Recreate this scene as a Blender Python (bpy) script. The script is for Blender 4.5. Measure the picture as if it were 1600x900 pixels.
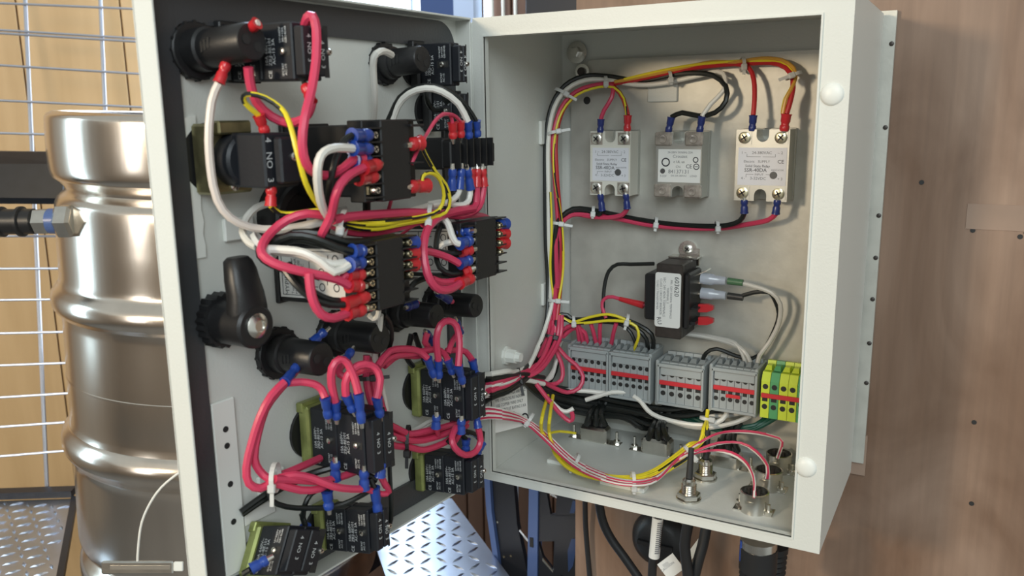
import bpy, bmesh, math, random
from mathutils import Vector, Matrix
random.seed(7)
for o in list(bpy.data.objects): bpy.data.objects.remove(o, do_unlink=True)
SC = bpy.context.scene
COL = SC.collection

# ------------------------------------------------------------------ units and camera
U = 0.0008            # one model unit in metres
OZ = 1.15             # height of the enclosure's underside above the floor (m)
F = 1319.189
CU = Vector((467.182, -763.706, 403.425))
PIT, ROL, YAW = -0.20245951, -0.01358642, 0.50813025
_w = Vector((-math.sin(YAW) * math.cos(PIT), math.cos(YAW) * math.cos(PIT), math.sin(PIT)))
_r = Vector((math.cos(YAW), math.sin(YAW), 0))
_u = _r.cross(_w)
RR = _r * math.cos(ROL) + _u * math.sin(ROL)
UU = -_r * math.sin(ROL) + _u * math.cos(ROL)
WW = _w

def M(v):
    return Vector((v[0] * U, v[1] * U, v[2] * U + OZ))

cd = bpy.data.cameras.new('camera')
cam = bpy.data.objects.new('camera', cd); COL.objects.link(cam)
cam.matrix_world = Matrix(((RR.x, UU.x, -WW.x, 0), (RR.y, UU.y, -WW.y, 0), (RR.z, UU.z, -WW.z, 0), (0, 0, 0, 1)))
cam.location = M(CU)
cd.sensor_width = 36; cd.lens = F / 1600 * 36; cd.clip_start = 0.02; cd.clip_end = 50
cd.dof.use_dof = True; cd.dof.focus_distance = 0.74; cd.dof.aperture_fstop = 11
SC.camera = cam
SC.view_settings.view_transform = 'Standard'; SC.view_settings.look = 'None'
SC.view_settings.gamma = 1; SC.view_settings.exposure = 0.0
w = bpy.data.worlds.new('world'); SC.world = w; w.use_nodes = True
w.node_tree.nodes['Background'].inputs[0].default_value = (0.90, 0.96, 0.93, 1)
w.node_tree.nodes['Background'].inputs[1].default_value = 0.50

def area(name, loc, target, size, power, color, sy=None):
    l = bpy.data.lights.new(name, 'AREA'); l.energy = power; l.color = color
    l.size = size
    if sy: l.shape = 'RECTANGLE'; l.size_y = sy
    o = bpy.data.objects.new(name, l); COL.objects.link(o); o.location = loc
    o.rotation_euler = (Vector(target) - Vector(loc)).to_track_quat('-Z', 'Y').to_euler()
    return o
BOXC = (0.15, 0.0, OZ + 0.2)
area('work_lamp', (-0.50, -1.70, OZ + 0.62), (0.16, 0.16, OZ + 0.22), 0.16, 13, (1.0, 0.80, 0.55))
area('garage_daylight', (1.3, -2.3, OZ + 1.5), BOXC, 1.5, 44, (0.86, 0.96, 1.0))
area('side_window_daylight', (-2.45, -1.15, OZ + 0.35), (-0.6, 0.2, OZ + 0.1), 0.45, 13, (0.62, 0.85, 1.0), sy=1.5)
area('keg_streak_light', (-1.0, -2.9, OZ + 0.5), (-0.4, 0.1, OZ + 0.1), 0.5, 10, (0.95, 0.95, 0.92), sy=1.3)  # added panel for the bright streak on the keg, no window here
area('back_window_daylight', (-0.50, 0.50, OZ + 0.85), (-0.22, 0.15, OZ - 0.3), 0.4, 6, (0.62, 0.78, 1.0))

# ------------------------------------------------------------------ unprojection onto planes of the scene
def ray(x, y): return WW + RR * ((x - 800) / F) - UU * ((y - 450) / F)
def onpl(x, y, n, c):
    d = ray(x, y); return CU + d * ((c - CU.dot(n)) / d.dot(n))
TH = 0.0879
DD = Vector((-math.sin(TH), -math.cos(TH), 0)); NN = Vector((math.cos(TH), -math.sin(TH), 0)); ZZ = Vector((0, 0, 1))
DT = 20.0            # depth of the door tray
YB = 196.0           # front of the mounting panel
def pD(x, y, c): return onpl(x, y, NN, c - DT)            # c above the door's inner skin
def pB(x, y, c): return onpl(x, y, Vector((0, 1, 0)), YB - c)   # c in front of the mounting panel
def pF(x, y, z): return onpl(x, y, ZZ, z)                 # z above the enclosure's bottom
def depth(x, y, t): return CU + ray(x, y) * t
def dp(a, z, c): return DD * a + NN * (c - DT) + ZZ * z   # door coordinates

# ------------------------------------------------------------------ materials
MATS = {}
def mat(name, col, rough=0.5, metal=0.0, bump=0.0, bscale=200, noise=0.0, nscale=30, spec=0.5, stretch=None, col2=None, coat=0, emit=0, alpha=None, trans=0):
    m = bpy.data.materials.new(name); m.use_nodes = True
    nt = m.node_tree; b = nt.nodes['Principled BSDF']
    c = (*col, 1)
    b.inputs['Base Color'].default_value = c; b.inputs['Roughness'].default_value = rough
    b.inputs['Metallic'].default_value = metal; b.inputs['Specular IOR Level'].default_value = spec
    b.inputs['Coat Weight'].default_value = coat
    if trans: b.inputs['Transmission Weight'].default_value = trans
    if emit:
        b.inputs['Emission Color'].default_value = c; b.inputs['Emission Strength'].default_value = emit
    tc = nt.nodes.new('ShaderNodeTexCoord'); mp = nt.nodes.new('ShaderNodeMapping')
    nt.links.new(tc.outputs['Object'], mp.inputs[0])
    if stretch: mp.inputs['Scale'].default_value = stretch
    if noise or col2:
        n = nt.nodes.new('ShaderNodeTexNoise'); n.inputs['Scale'].default_value = nscale; n.inputs['Detail'].default_value = 6
        nt.links.new(mp.outputs[0], n.inputs['Vector'])
        r = nt.nodes.new('ShaderNodeValToRGB')
        c2 = col2 if col2 else tuple(x * (1 - noise) for x in col)
        r.color_ramp.elements[0].position = 0.32; r.color_ramp.elements[0].color = (*c2, 1)
        r.color_ramp.elements[1].position = 0.68; r.color_ramp.elements[1].color = c
        nt.links.new(n.outputs['Fac'], r.inputs[0]); nt.links.new(r.outputs[0], b.inputs['Base Color'])
    if bump:
        n2 = nt.nodes.new('ShaderNodeTexNoise'); n2.inputs['Scale'].default_value = bscale; n2.inputs['Detail'].default_value = 3
        nt.links.new(mp.outputs[0], n2.inputs['Vector'])
        bp = nt.nodes.new('ShaderNodeBump'); bp.inputs['Strength'].default_value = bump; bp.inputs['Distance'].default_value = 0.0006
        nt.links.new(n2.outputs['Fac'], bp.inputs['Height']); nt.links.new(bp.outputs[0], b.inputs['Normal'])
    MATS[name] = m
    return m
mat('paint', (0.67, 0.68, 0.635), 0.42, bump=0.25, bscale=700)
mat('gasket', (0.050, 0.052, 0.056), 0.33, bump=0.3, bscale=500)
mat('galv', (0.60, 0.59, 0.53), 0.46, 0.35, bump=0.15, bscale=300, noise=0.16, nscale=45)
mat('white_plastic', (0.80, 0.81, 0.76), 0.4)
mat('tie', (0.80, 0.80, 0.77), 0.35, trans=0.3)
mat('black_tie', (0.02, 0.02, 0.02), 0.35)
mat('black_plastic', (0.014, 0.014, 0.015), 0.40, bump=0.15, bscale=600)
mat('block_plastic', (0.012, 0.014, 0.019), 0.46, bump=0.15, bscale=500)
mat('black_metal', (0.008, 0.009, 0.012), 0.42, spec=0.3, noise=0.4, nscale=60)
mat('olive', (0.38, 0.42, 0.14), 0.36, 0.45, noise=0.35, nscale=90)
mat('brass_zinc', (0.42, 0.38, 0.20), 0.3, 0.8, noise=0.5, nscale=70)
mat('screw', (0.80, 0.78, 0.72), 0.26, 1.0)
mat('screw_gold', (0.80, 0.72, 0.50), 0.26, 1.0)
mat('nickel', (0.72, 0.70, 0.65), 0.24, 1.0, noise=0.2, nscale=60)
mat('slot', (0.02, 0.02, 0.02), 0.6)
mat('ssr_white', (0.70, 0.68, 0.60), 0.45)
mat('ssr_label', (0.72, 0.72, 0.76), 0.5)
mat('ssr_metal', (0.50, 0.50, 0.46), 0.38, 0.7)
mat('clear_cover', (0.46, 0.40, 0.34), 0.12, spec=0.8, coat=0.6, noise=0.5, nscale=160)
mat('paper', (0.80, 0.79, 0.75), 0.55)
mat('ink', (0.03, 0.03, 0.035), 0.6)
mat('ink_soft', (0.20, 0.20, 0.21), 0.6)
mat('print_white', (0.62, 0.64, 0.64), 0.6)
mat('led', (0.09, 0.09, 0.09), 0.3)
mat('core', (0.060, 0.050, 0.044), 0.42, 0.3, noise=0.3, nscale=200)
mat('din', (0.36, 0.39, 0.39), 0.45)
mat('din_dark', (0.22, 0.24, 0.24), 0.5)
mat('red_strip', (0.62, 0.035, 0.045), 0.38)
mat('green_term', (0.10, 0.38, 0.16), 0.42)
mat('yellow_term', (0.62, 0.76, 0.06), 0.42)
for n, c in (('pink', (0.62, 0.050, 0.115)), ('red', (0.50, 0.02, 0.025)), ('white', (0.76, 0.74, 0.68)), ('black', (0.010, 0.012, 0.011)),
             ('yellow', (0.80, 0.66, 0.03)), ('orange', (0.62, 0.33, 0.05)), ('grey', (0.55, 0.54, 0.50)), ('green', (0.012, 0.085, 0.06)), ('cream', (0.74, 0.66, 0.60))):
    mat('wire_' + n, c, 0.34, spec=0.5)
mat('sl_blue', (0.018, 0.060, 0.32), 0.28, coat=0.3)
mat('sl_navy', (0.015, 0.03, 0.17), 0.3, coat=0.3)
mat('sl_red', (0.56, 0.022, 0.03), 0.28, coat=0.3)
mat('sl_green', (0.07, 0.16, 0.08), 0.3)
mat('sl_black', (0.03, 0.03, 0.03), 0.35)
mat('sl_clear', (0.62, 0.66, 0.74), 0.12, coat=0.5, trans=0.4)
mat('steel', (0.84, 0.76, 0.67), 0.21, 1.0, bump=0.12, bscale=30, stretch=(3, 3, 0.4), noise=0.15, nscale=8)
mat('wire_chrome', (0.58, 0.60, 0.68), 0.3, 0.9)
mat('pine', (0.60, 0.39, 0.19), 0.5, col2=(0.52, 0.33, 0.15), nscale=5, stretch=(6, 6, 0.6))
mat('brown_panel', (0.16, 0.085, 0.055), 0.5, col2=(0.11, 0.055, 0.035), nscale=6, stretch=(6, 6, 0.6))
mat('groove', (0.22, 0.12, 0.05), 0.7)
mat('diamond', (0.58, 0.64, 0.76), 0.30, 1.0, bump=0.2, bscale=60, noise=0.25, nscale=12)
mat('frame_paint', (0.010, 0.012, 0.018), 0.42)
mat('frame_blue_lit', (0.08, 0.13, 0.30), 0.32)  # blue window light on the black steel uprights, put into the colour
mat('rubber', (0.012, 0.012, 0.013), 0.5)
mat('floor', (0.22, 0.21, 0.20), 0.7, noise=0.3, nscale=4)
mat('window_glow', (0.74, 0.87, 1.0), 0.5, emit=3.2)
mat('window_frame', (0.35, 0.42, 0.55), 0.4)
mat('post_navy', (0.02, 0.045, 0.13), 0.4)
mat('wallmid', (0.40, 0.39, 0.37), 0.6)
def plywood():
    m = bpy.data.materials.new('plywood'); m.use_nodes = True; nt = m.node_tree; b = nt.nodes['Principled BSDF']
    b.inputs['Roughness'].default_value = 0.55
    tc = nt.nodes.new('ShaderNodeTexCoord')
    mp = nt.nodes.new('ShaderNodeMapping'); mp.inputs['Scale'].default_value = (4, 4, 2.0)
    nt.links.new(tc.outputs['Object'], mp.inputs[0])
    n = nt.nodes.new('ShaderNodeTexNoise'); n.inputs['Scale'].default_value = 2.2; n.inputs['Detail'].default_value = 8; n.inputs['Distortion'].default_value = 1.2
    nt.links.new(mp.outputs[0], n.inputs[0])
    r = nt.nodes.new('ShaderNodeValToRGB'); e = r.color_ramp.elements
    e[0].position = 0.30; e[0].color = (0.150, 0.082, 0.048, 1); e[1].position = 0.72; e[1].color = (0.320, 0.215, 0.155, 1)
    nt.links.new(n.outputs['Fac'], r.inputs[0])
    mp2 = nt.nodes.new('ShaderNodeMapping'); mp2.inputs['Scale'].default_value = (60, 60, 2.5)
    nt.links.new(tc.outputs['Object'], mp2.inputs[0])
    n2 = nt.nodes.new('ShaderNodeTexNoise'); n2.inputs['Scale'].default_value = 3; n2.inputs['Detail'].default_value = 4
    nt.links.new(mp2.outputs[0], n2.inputs[0])
    mx = nt.nodes.new('ShaderNodeMix'); mx.data_type = 'RGBA'; mx.blend_type = 'OVERLAY'; mx.inputs[0].default_value = 0.2
    nt.links.new(r.outputs[0], mx.inputs[6]); nt.links.new(n2.outputs['Fac'], mx.inputs[7])
    nt.links.new(mx.outputs[2], b.inputs['Base Color'])
    MATS['plywood'] = m
plywood()

# ------------------------------------------------------------------ mesh building (model units)
def spline(pts, step=7.0):
    pts = [Vector(p) for p in pts]
    if len(pts) < 3:
        return [pts[0].lerp(pts[-1], i / 4) for i in range(5)]
    P = [pts[0] * 2 - pts[1]] + pts + [pts[-1] * 2 - pts[-2]]; out = []
    for i in range(1, len(P) - 2):
        a, b, c, d = P[i - 1:i + 3]; n = max(2, min(12, int((c - b).length / step)))
        for k in range(n):
            t = k / n; out.append(0.5 * ((2 * b) + (c - a) * t + (2 * a - 5 * b + 4 * c - d) * t * t + (3 * b - a - 3 * c + d) * t ** 3))
    out.append(pts[-1]); return out
class MB:
    def __init__(s): s.v = []; s.f = []; s.mi = []; s.cur = 0
    def add(s, vs, fs):
        k = len(s.v); s.v += [Vector(v) for v in vs]
        for f in fs: s.f.append(tuple(i + k for i in f)); s.mi.append(s.cur)
    def hexa(s, p):     # 8 points: bottom loop then top loop
        s.add(p, [(3, 2, 1, 0), (4, 5, 6, 7), (0, 1, 5, 4), (1, 2, 6, 5), (2, 3, 7, 6), (3, 0, 4, 7)]); return s
    def box(s, fr, x0, x1, y0, y1, z0, z1, ch=0.0):
        if ch <= 0:
            s.hexa([fr(x0, y0, z0), fr(x1, y0, z0), fr(x1, y1, z0), fr(x0, y1, z0), fr(x0, y0, z1), fr(x1, y0, z1), fr(x1, y1, z1), fr(x0, y1, z1)]); return s
        c = ch
        def oc(x0, x1, y0, y1): return [(x0 + c, y0), (x1 - c, y0), (x1, y0 + c), (x1, y1 - c), (x1 - c, y1), (x0 + c, y1), (x0, y1 - c), (x0, y0 + c)]
        A = oc(x0, x1, y0, y1)
        I = [(min(max(x, x0 + c), x1 - c), min(max(y, y0 + c), y1 - c)) for x, y in A]
        loops = [(I, z0), (A, z0 + c), (A, z1 - c), (I, z1)]
        vs = [fr(x, y, z) for L, z in loops for x, y in L]
        fs = [tuple(range(7, -1, -1)), tuple(range(24, 32))]
        for k in range(3):
            for j in range(8): fs.append((k * 8 + j, k * 8 + (j + 1) % 8, k * 8 + 8 + (j + 1) % 8, k * 8 + 8 + j))
        s.add(vs, fs); return s
    def prism(s, fr, poly, z0, z1):
        n = len(poly)
        s.add([fr(x, y, z0) for x, y in poly] + [fr(x, y, z1) for x, y in poly],
              [tuple(range(n - 1, -1, -1)), tuple(range(n, 2 * n))] + [(i, (i + 1) % n, n + (i + 1) % n, n + i) for i in range(n)]); return s
    def lathe(s, o, ax, prof, n=24, cap=True):
        """prof: list of (distance along axis, radius)"""
        ax = Vector(ax).normalized(); t = Vector((0, 0, 1)) if abs(ax.z) < 0.9 else Vector((1, 0, 0))
        e1 = ax.cross(t).normalized(); e2 = ax.cross(e1); o = Vector(o); vs = []
        for d, r in prof:
            for i in range(n):
                a = 2 * math.pi * i / n; vs.append(o + ax * d + (e1 * math.cos(a) + e2 * math.sin(a)) * r)
        fs = []
        for k in range(len(prof) - 1):
            for i in range(n): fs.append((k * n + i, k * n + (i + 1) % n, (k + 1) * n + (i + 1) % n, (k + 1) * n + i))
        if cap: fs.append(tuple(range(n - 1, -1, -1))); fs.append(tuple((len(prof) - 1) * n + i for i in range(n)))
        s.add(vs, fs); return s
    def cyl(s, p0, p1, r0, r1=None, n=16):
        p0 = Vector(p0); p1 = Vector(p1); return s.lathe(p0, p1 - p0, [(0, r0), ((p1 - p0).length, r1 if r1 is not None else r0)], n)
    def tube(s, pts, r, n=8, closed=False, flat=None, stripe=0):
        pts = [Vector(p) for p in pts]; m = len(pts); vs = []; prev = None
        for i, p in enumerate(pts):
            if closed: t = pts[(i + 1) % m] - pts[i - 1]
            else: t = pts[min(i + 1, m - 1)] - pts[max(i - 1, 0)]
            t.normalize()
            if prev is None:
                h = Vector((0, 0, 1)) if abs(t.z) < 0.9 else Vector((1, 0, 0)); e1 = t.cross(h).normalized()
            else:
                e1 = (prev - t * prev.dot(t)).normalized()
            prev = e1; e2 = t.cross(e1)
            for j in range(n):
                a = 2 * math.pi * j / n; vs.append(p + (e1 * math.cos(a) + e2 * math.sin(a)) * r)
        k = len(s.v); s.v += vs
        for i in range(m if closed else m - 1):
            for j in range(n):
                i2 = (i + 1) % m
                s.f.append((k + i * n + j, k + i * n + (j + 1) % n, k + i2 * n + (j + 1) % n, k + i2 * n + j))
                s.mi.append(1 if stripe and ((j - i // stripe) % n) in (0, 1, 2)[:max(1, n // 4)] else 0)
        if not closed:
            s.f.append(tuple(k + j for j in range(n - 1, -1, -1))); s.mi.append(0)
            s.f.append(tuple(k + (m - 1) * n + j for j in range(n))); s.mi.append(0)
        return s

WORLD = lambda x, y, z: Vector((x, y, z))
def frame(o, ex, ey, ez):
    o, ex, ey, ez = Vector(o), Vector(ex), Vector(ey), Vector(ez)
    return lambda x, y, z: o + ex * x + ey * y + ez * z
def dframe(a, z, c=0, tilt=0.07, rot=0.0):
    """door component: x = viewer's right (towards hinge), y = up, z = out of the door"""
    ex = -DD * math.cos(rot) + ZZ * math.sin(rot); ey = DD * math.sin(rot) + ZZ * math.cos(rot)
    return frame(dp(a, z, c), ex, ey, NN + ZZ * tilt)
def bframe(x, z, c=0):
    return frame((x, YB - c, z), (1, 0, 0), (0, 0, 1), (0, -1, 0))

def finish(name, me, origin, mats, parent, smooth, label, cat, group, kind):
    for mm in mats: me.materials.append(MATS[mm])
    if smooth:
        for p in me.polygons: p.use_smooth = True
        me.set_sharp_from_angle(angle=math.radians(38))
    o = bpy.data.objects.new(name, me); COL.objects.link(o)
    if parent is not None:
        o.parent = parent; o.location = origin - Vector(parent['_w'])
    else: o.location = origin
    o['_w'] = tuple(origin)
    if label: o['label'] = label
    if cat: o['category'] = cat
    if group: o['group'] = group
    if kind: o['kind'] = kind
    return o
def obj(name, mb, m, parent=None, label=None, cat=None, group=None, kind=None, smooth=False):
    vs = [M(v) for v in mb.v]
    lo = Vector([min(v[i] for v in vs) for i in range(3)]); hi = Vector([max(v[i] for v in vs) for i in range(3)])
    og = (lo + hi) / 2
    if parent is None: og.z = lo.z
    me = bpy.data.meshes.new(name); me.from_pydata([v - og for v in vs], [], mb.f)
    mats = m if isinstance(m, (list, tuple)) else [m]
    if len(mats) > 1: me.polygons.foreach_set('material_index', mb.mi)
    bm = bmesh.new(); bm.from_mesh(me); bmesh.ops.recalc_face_normals(bm, faces=bm.faces); bm.to_mesh(me); bm.free()
    return finish(name, me, og, mats, parent, smooth, label, cat, group, kind)
def empty(name, p, label, cat, group=None):
    o = bpy.data.objects.new(name, None); COL.objects.link(o); o.location = M(p); o.empty_display_size = 0.01
    o['_w'] = tuple(M(p)); o['label'] = label; o['category'] = cat
    if group: o['group'] = group
    return o
_tc = {}
def text(name, s, fr, x, y, z, size, m, parent, rot=0.0, align='CENTER', sx=1.0, spacing=1.0):
    """flat print lying in the frame's xy plane, centred at x, y"""
    key = (s, align, spacing)
    if key not in _tc:
        cu = bpy.data.curves.new('t', 'FONT'); cu.body = s; cu.align_x = align; cu.align_y = 'CENTER'; cu.resolution_u = 2; cu.space_line = spacing
        to = bpy.data.objects.new('t', cu); me = bpy.data.meshes.new_from_object(to)
        _tc[key] = ([v.co.copy() for v in me.vertices], [tuple(p.vertices) for p in me.polygons])
        bpy.data.objects.remove(to); bpy.data.curves.remove(cu); bpy.data.meshes.remove(me)
    vs, fs = _tc[key]; c, s_ = math.cos(rot), math.sin(rot); mb = MB()
    mb.add([fr(x + (v.x * sx * c - v.y * s_) * size, y + (v.x * sx * s_ + v.y * c) * size, z) for v in vs], fs)
    vv = [M(v) for v in mb.v]; og = sum(vv, Vector()) / len(vv)
    me = bpy.data.meshes.new(name); me.from_pydata([v - og for v in vv], [], mb.f)
    return finish(name, me, og, [m], parent, False, None, None, None, None)
def circ(cx, cy, r, n=16, a0=0, a1=2 * math.pi, end=False):
    k = n if not end else n - 1
    return [(cx + r * math.cos(a0 + (a1 - a0) * i / k), cy + r * math.sin(a0 + (a1 - a0) * i / k)) for i in range(n)]
def ringflat(mb, fr, cx, cy, r0, r1, z, n=20):
    vs = [fr(x, y, z) for x, y in circ(cx, cy, r0, n)] + [fr(x, y, z) for x, y in circ(cx, cy, r1, n)]
    mb.add(vs, [(i, (i + 1) % n, n + (i + 1) % n, n + i) for i in range(n)])
def screw(fr, x, y, z, r, parent, m='screw', cross=True, h=None):
    h = h or r * 0.5
    o = fr(x, y, z); ax = fr(x, y, z + 1) - o
    mb = MB().lathe(o, ax, [(0, r), (h * 0.6, r), (h, r * 0.7)], 14)
    s = obj('screw', mb, m, parent, smooth=True)
    if cross:
        sl = MB(); a = random.random()
        for k in (0, 1):
            aa = a + k * math.pi / 2; cx, cy = math.cos(aa) * r * .6, math.sin(aa) * r * .6; px, py = -math.sin(aa) * r * .12, math.cos(aa) * r * .12
            sl.add([fr(x + cx + px, y + cy + py, z + h * 1.03), fr(x + cx - px, y + cy - py, z + h * 1.03), fr(x - cx - px, y - cy - py, z + h * 1.03), fr(x - cx + px, y - cy + py, z + h * 1.03)], [(0, 1, 2, 3)])
        if parent is not None and parent.parent is None: obj('screw_slot', sl, 'slot', s)
    return s

# ------------------------------------------------------------------ THE SETTING
fz = -OZ / U
obj('floor', MB().box(WORLD, -3300, 2600, -3860, 1300, fz - 30, fz), 'floor', kind='structure')
mat('far_wall', (0.42, 0.33, 0.25), 0.7)
obj('wall_front', MB().box(WORLD, -3300, 700, -3900, -3860, fz, 1300), 'far_wall', kind='structure')
obj('wall_side', MB().box(WORLD, -3340, -3300, -3900, 900, fz, 1500), 'far_wall', kind='structure')
# plywood sheet wall behind the enclosure
wr = obj('wall_right', MB().box(WORLD, 12, 1500, 226, 250, fz, 1500), 'plywood', kind='structure')
for q in ((1526, 325), (1522, 343), (1520, 360), (1599, 334), (1594, 370), (1518, 787), (1440, 285), (1522, 660)):
    p = onpl(q[0], q[1], Vector((0, 1, 0)), 225.5)
    obj('screw_hole', MB().cyl(p, p + Vector((0, 0.8, 0)), 2.6, n=8), 'slot', wr)
P0 = onpl(1512, 318, Vector((0, 1, 0)), 225.6); P1 = onpl(1600, 374, Vector((0, 1, 0)), 225.6)
mat('ply_pale', (0.34, 0.235, 0.175), 0.6, noise=0.2, nscale=20)
obj('pale_patch', MB().box(WORLD, P0.x, P0.x + 74, 225.4, 226.2, P1.z + 8, P0.z), 'ply_pale', wr, label='paler rectangular mark left on the plywood')
for dx, dz in ((52, -12), (52, -28)):
    obj('scratch_mark', MB().box(WORLD, P0.x + dx, P0.x + dx + 12, 225.1, 225.6, P0.z + dz, P0.z + dz + .8), 'slot', wr)
# brown panelled wall far behind
wb = obj('wall_back', MB().box(WORLD, -1150, 1500, 830, 850, fz, 1500), 'brown_panel', kind='structure')
for i in range(26):
    x = -820 + i * 46
    obj('plank', MB().box(WORLD, x, x + 42, 820, 830.5, fz, 1500, 1.5), 'brown_panel', wb)
# golden panelled wall on the left (oblique)
G0 = depth(-60, 185, 1880); G1 = depth(330, 185, 2080); gd = (G1 - G0); gd.z = 0; gd.normalize(); gn = Vector((gd.y, -gd.x, 0))
def gw(a, z, c): return Vector((G0.x, G0.y, 0)) + gd * a + gn * c + ZZ * z
gfr = lambda x, y, z: gw(x, y, z)
wl = obj('wall_left', MB().box(gfr, -500, 640, fz, 1500, -24, 0), 'groove', kind='structure')
def a_at(px):
    d = ray(px, 300); n = gn; P = CU + d * (((gw(0, 0, 0) - CU).dot(n)) / d.dot(n)); return (P - gw(0, 0, P.z)).dot(gd)
g1 = a_at(62); g2 = a_at(217); st = g2 - g1; k = -2
while g1 + k * st < 620:
    obj('plank', MB().box(gfr, g1 + k * st + 1.6, min(640, g1 + (k + 1) * st - 1.6), fz, 1500, 0, 8, 1.5), 'pine', wl); k += 1
# window in the back wall; unseen lower part added to brighten the tread plate
WN = lambda x, y: onpl(x, y, Vector((0, 1, 0)), 815)
wx0 = WN(300, 0).x; wx1 = WN(664, 0).x; wz = WN(600, 30).z
win = obj('window_1', MB().box(WORLD, wx0, wx1, 812, 818, -160, wz + 520), 'window_glow', kind='structure')
fm = MB()
for x in (wx0 - 14, wx1): fm.box(WORLD, x, x + 14, 804, 820, -174, wz + 530, 2)
for z in (-174, wz + 520): fm.box(WORLD, wx0, wx1, 804, 820, z, z + 14, 2)
mx_ = WN(646, 5).x; fm.box(WORLD, mx_ - 2, mx_ + 2, 806, 820, -160, wz + 520)
obj('window_frame', fm, 'window_frame', win)
win2 = obj('window_2', MB().box(WORLD, WN(757, 5).x, WN(768, 5).x, 812, 818, wz - 160, wz + 520), 'window_glow', kind='structure')
t = obj('trim_1', MB().box(WORLD, WN(666, 5).x, WN(720, 5).x, 790, 812, wz - 300, wz + 520, 2), 'post_navy', kind='structure')
t = obj('trim_2', MB().box(WORLD, WN(721, 5).x, WN(755, 5).x, 780, 812, wz - 300, wz + 520, 3), 'window_frame', kind='structure')
for i, px in enumerate((786, 803, 822, 842)):
    a = WN(px, 10).x
    o = obj('hanging_rod', MB().cyl((a, 770, wz - 250), (a, 770, wz + 500), 3.6, n=10), 'white_plastic', smooth=True,
            label=['first', 'second', 'third', 'fourth'][i] + ' pale vertical rod from the left, above the enclosure against brown panelling', cat='rod', group='pale rods above the enclosure')
b_ = WN(862, 5).x; c_ = WN(958, 5).x
obj('dark_cabinet', MB().box(WORLD, b_, c_, 700, 780, wz - 160, wz + 420, 4), 'frame_paint', label='dark box-shaped cabinet glimpsed above the top edge of the enclosure', cat='cabinet')
# ------------------------------------------------------------------ WIRE GRID, SHELF BAR, KEG
ga, gb = depth(0, 47, 1700), depth(210, 64, 1785); gc, gdp = depth(0, 715, 1700), depth(210, 690, 1785)
def gq(px, py):
    s = px / 210.0; n = (gb - ga).cross(gc - ga).normalized(); return onpl(px, py, n, n.dot(ga))
grid = empty('wire_grid_shelf', gq(60, 760), 'silver wire grid panel standing behind the steel keg', 'wire grid')
ys = [(5, 14), (47, 60), (52, 65), (102, 115), (157, 167), (208, 214), (315, 318), (369, 369), (420, 419), (469, 466), (521, 516), (571, 563), (621, 608), (667, 652), (713, 695), (-45, -30), (-95, -75)]
for y0, y1 in ys:
    p0 = gq(-60, y0 - (y1 - y0) * 60 / 210); p1 = gq(260, y1 + (y1 - y0) * 50 / 210)
    obj('grid_wire', MB().cyl(p0, p1, 2.6, n=8), 'wire_chrome', grid, smooth=True)
for x0, x1 in ((-84, -40), (34, 74), (152, 190)):
    off = (gq(40, 300) - CU).normalized() * 5
    obj('grid_wire', MB().cyl(gq(x0, -120) + off, gq(x1, 775) + off, 4.2, n=8), 'wire_chrome', grid, smooth=True)
# black bar with folded edge
bp = [(depth(-60, 236, 1560), depth(98, 238, 1560)), (depth(-60, 256, 1520), depth(98, 256, 1520)), (depth(-60, 308, 1520), depth(98, 310, 1520)), (depth(-60, 318, 1500), depth(98, 319, 1500))]
back = WW.copy(); back.z = 0; back.normalize()
mb = MB(); k = len(bp)
vs = [p for a in bp for p in a] + [p + back * 30 for a in bp for p in a]
fs = []
for i in range(k - 1): fs += [(2 * i, 2 * i + 1, 2 * i + 3, 2 * i + 2), (2 * k + 2 * i, 2 * k + 2 * i + 2, 2 * k + 2 * i + 3, 2 * k + 2 * i + 1)]
for e_ in (0, 1): fs += [(e_ + 2 * i, e_ + 2 * i + 2, 2 * k + e_ + 2 * i + 2, 2 * k + e_ + 2 * i) for i in range(k - 1)]
fs += [(0, 1, 2 * k + 1, 2 * k), (2 * k - 2, 2 * k - 1, 4 * k - 1, 4 * k - 2)]
mb.add(vs, fs)
obj('shelf_beam', mb, 'black_metal', label='black steel shelf beam running into the left of the keg', cat='beam')

KC = Vector((depth(345, 180, 1350).x, depth(345, 180, 1350).y, 0)); KR = 250; KT = 407
_fx = RR.copy(); _fx.z = 0; _fx.normalize()
KA = (ZZ + _fx * 0.045).normalized(); KB = Vector((KC.x, KC.y, KT)) - KA * 780
keg = empty('steel_keg', KB, 'polished stainless steel beer keg behind the open enclosure door', 'keg')
prof = [(0, 240), (20, 247), (60, 247), (74, 242), (84, 235), (94, 242), (110, 246), (160, 246), (236, 246), (250, 250), (262, 258), (274, 260), (286, 258), (298, 250), (308, 246), (372, 246), (470, 246), (480, 250), (490, 258), (501, 260), (512, 258), (524, 250), (534, 246), (590, 246), (640, 245), (656, 240), (668, 229), (680, 237), (690, 247), (720, 250), (764, 250), (776, 248), (780, 242), (778, 236), (730, 234)]
prof = [(p.x, p.y) for p in spline([Vector((a, b, 0)) for a, b in prof], 4.0)]
body = obj('keg_body', MB().lathe(KB, KA, prof, 128), 'steel', keg, smooth=True)
obj('weld_seam', MB().lathe(KB + KA * 376, KA, [(0, 246), (1, 247), (3, 247), (4, 246)], 128, cap=False), 'steel', keg, smooth=True)
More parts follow.
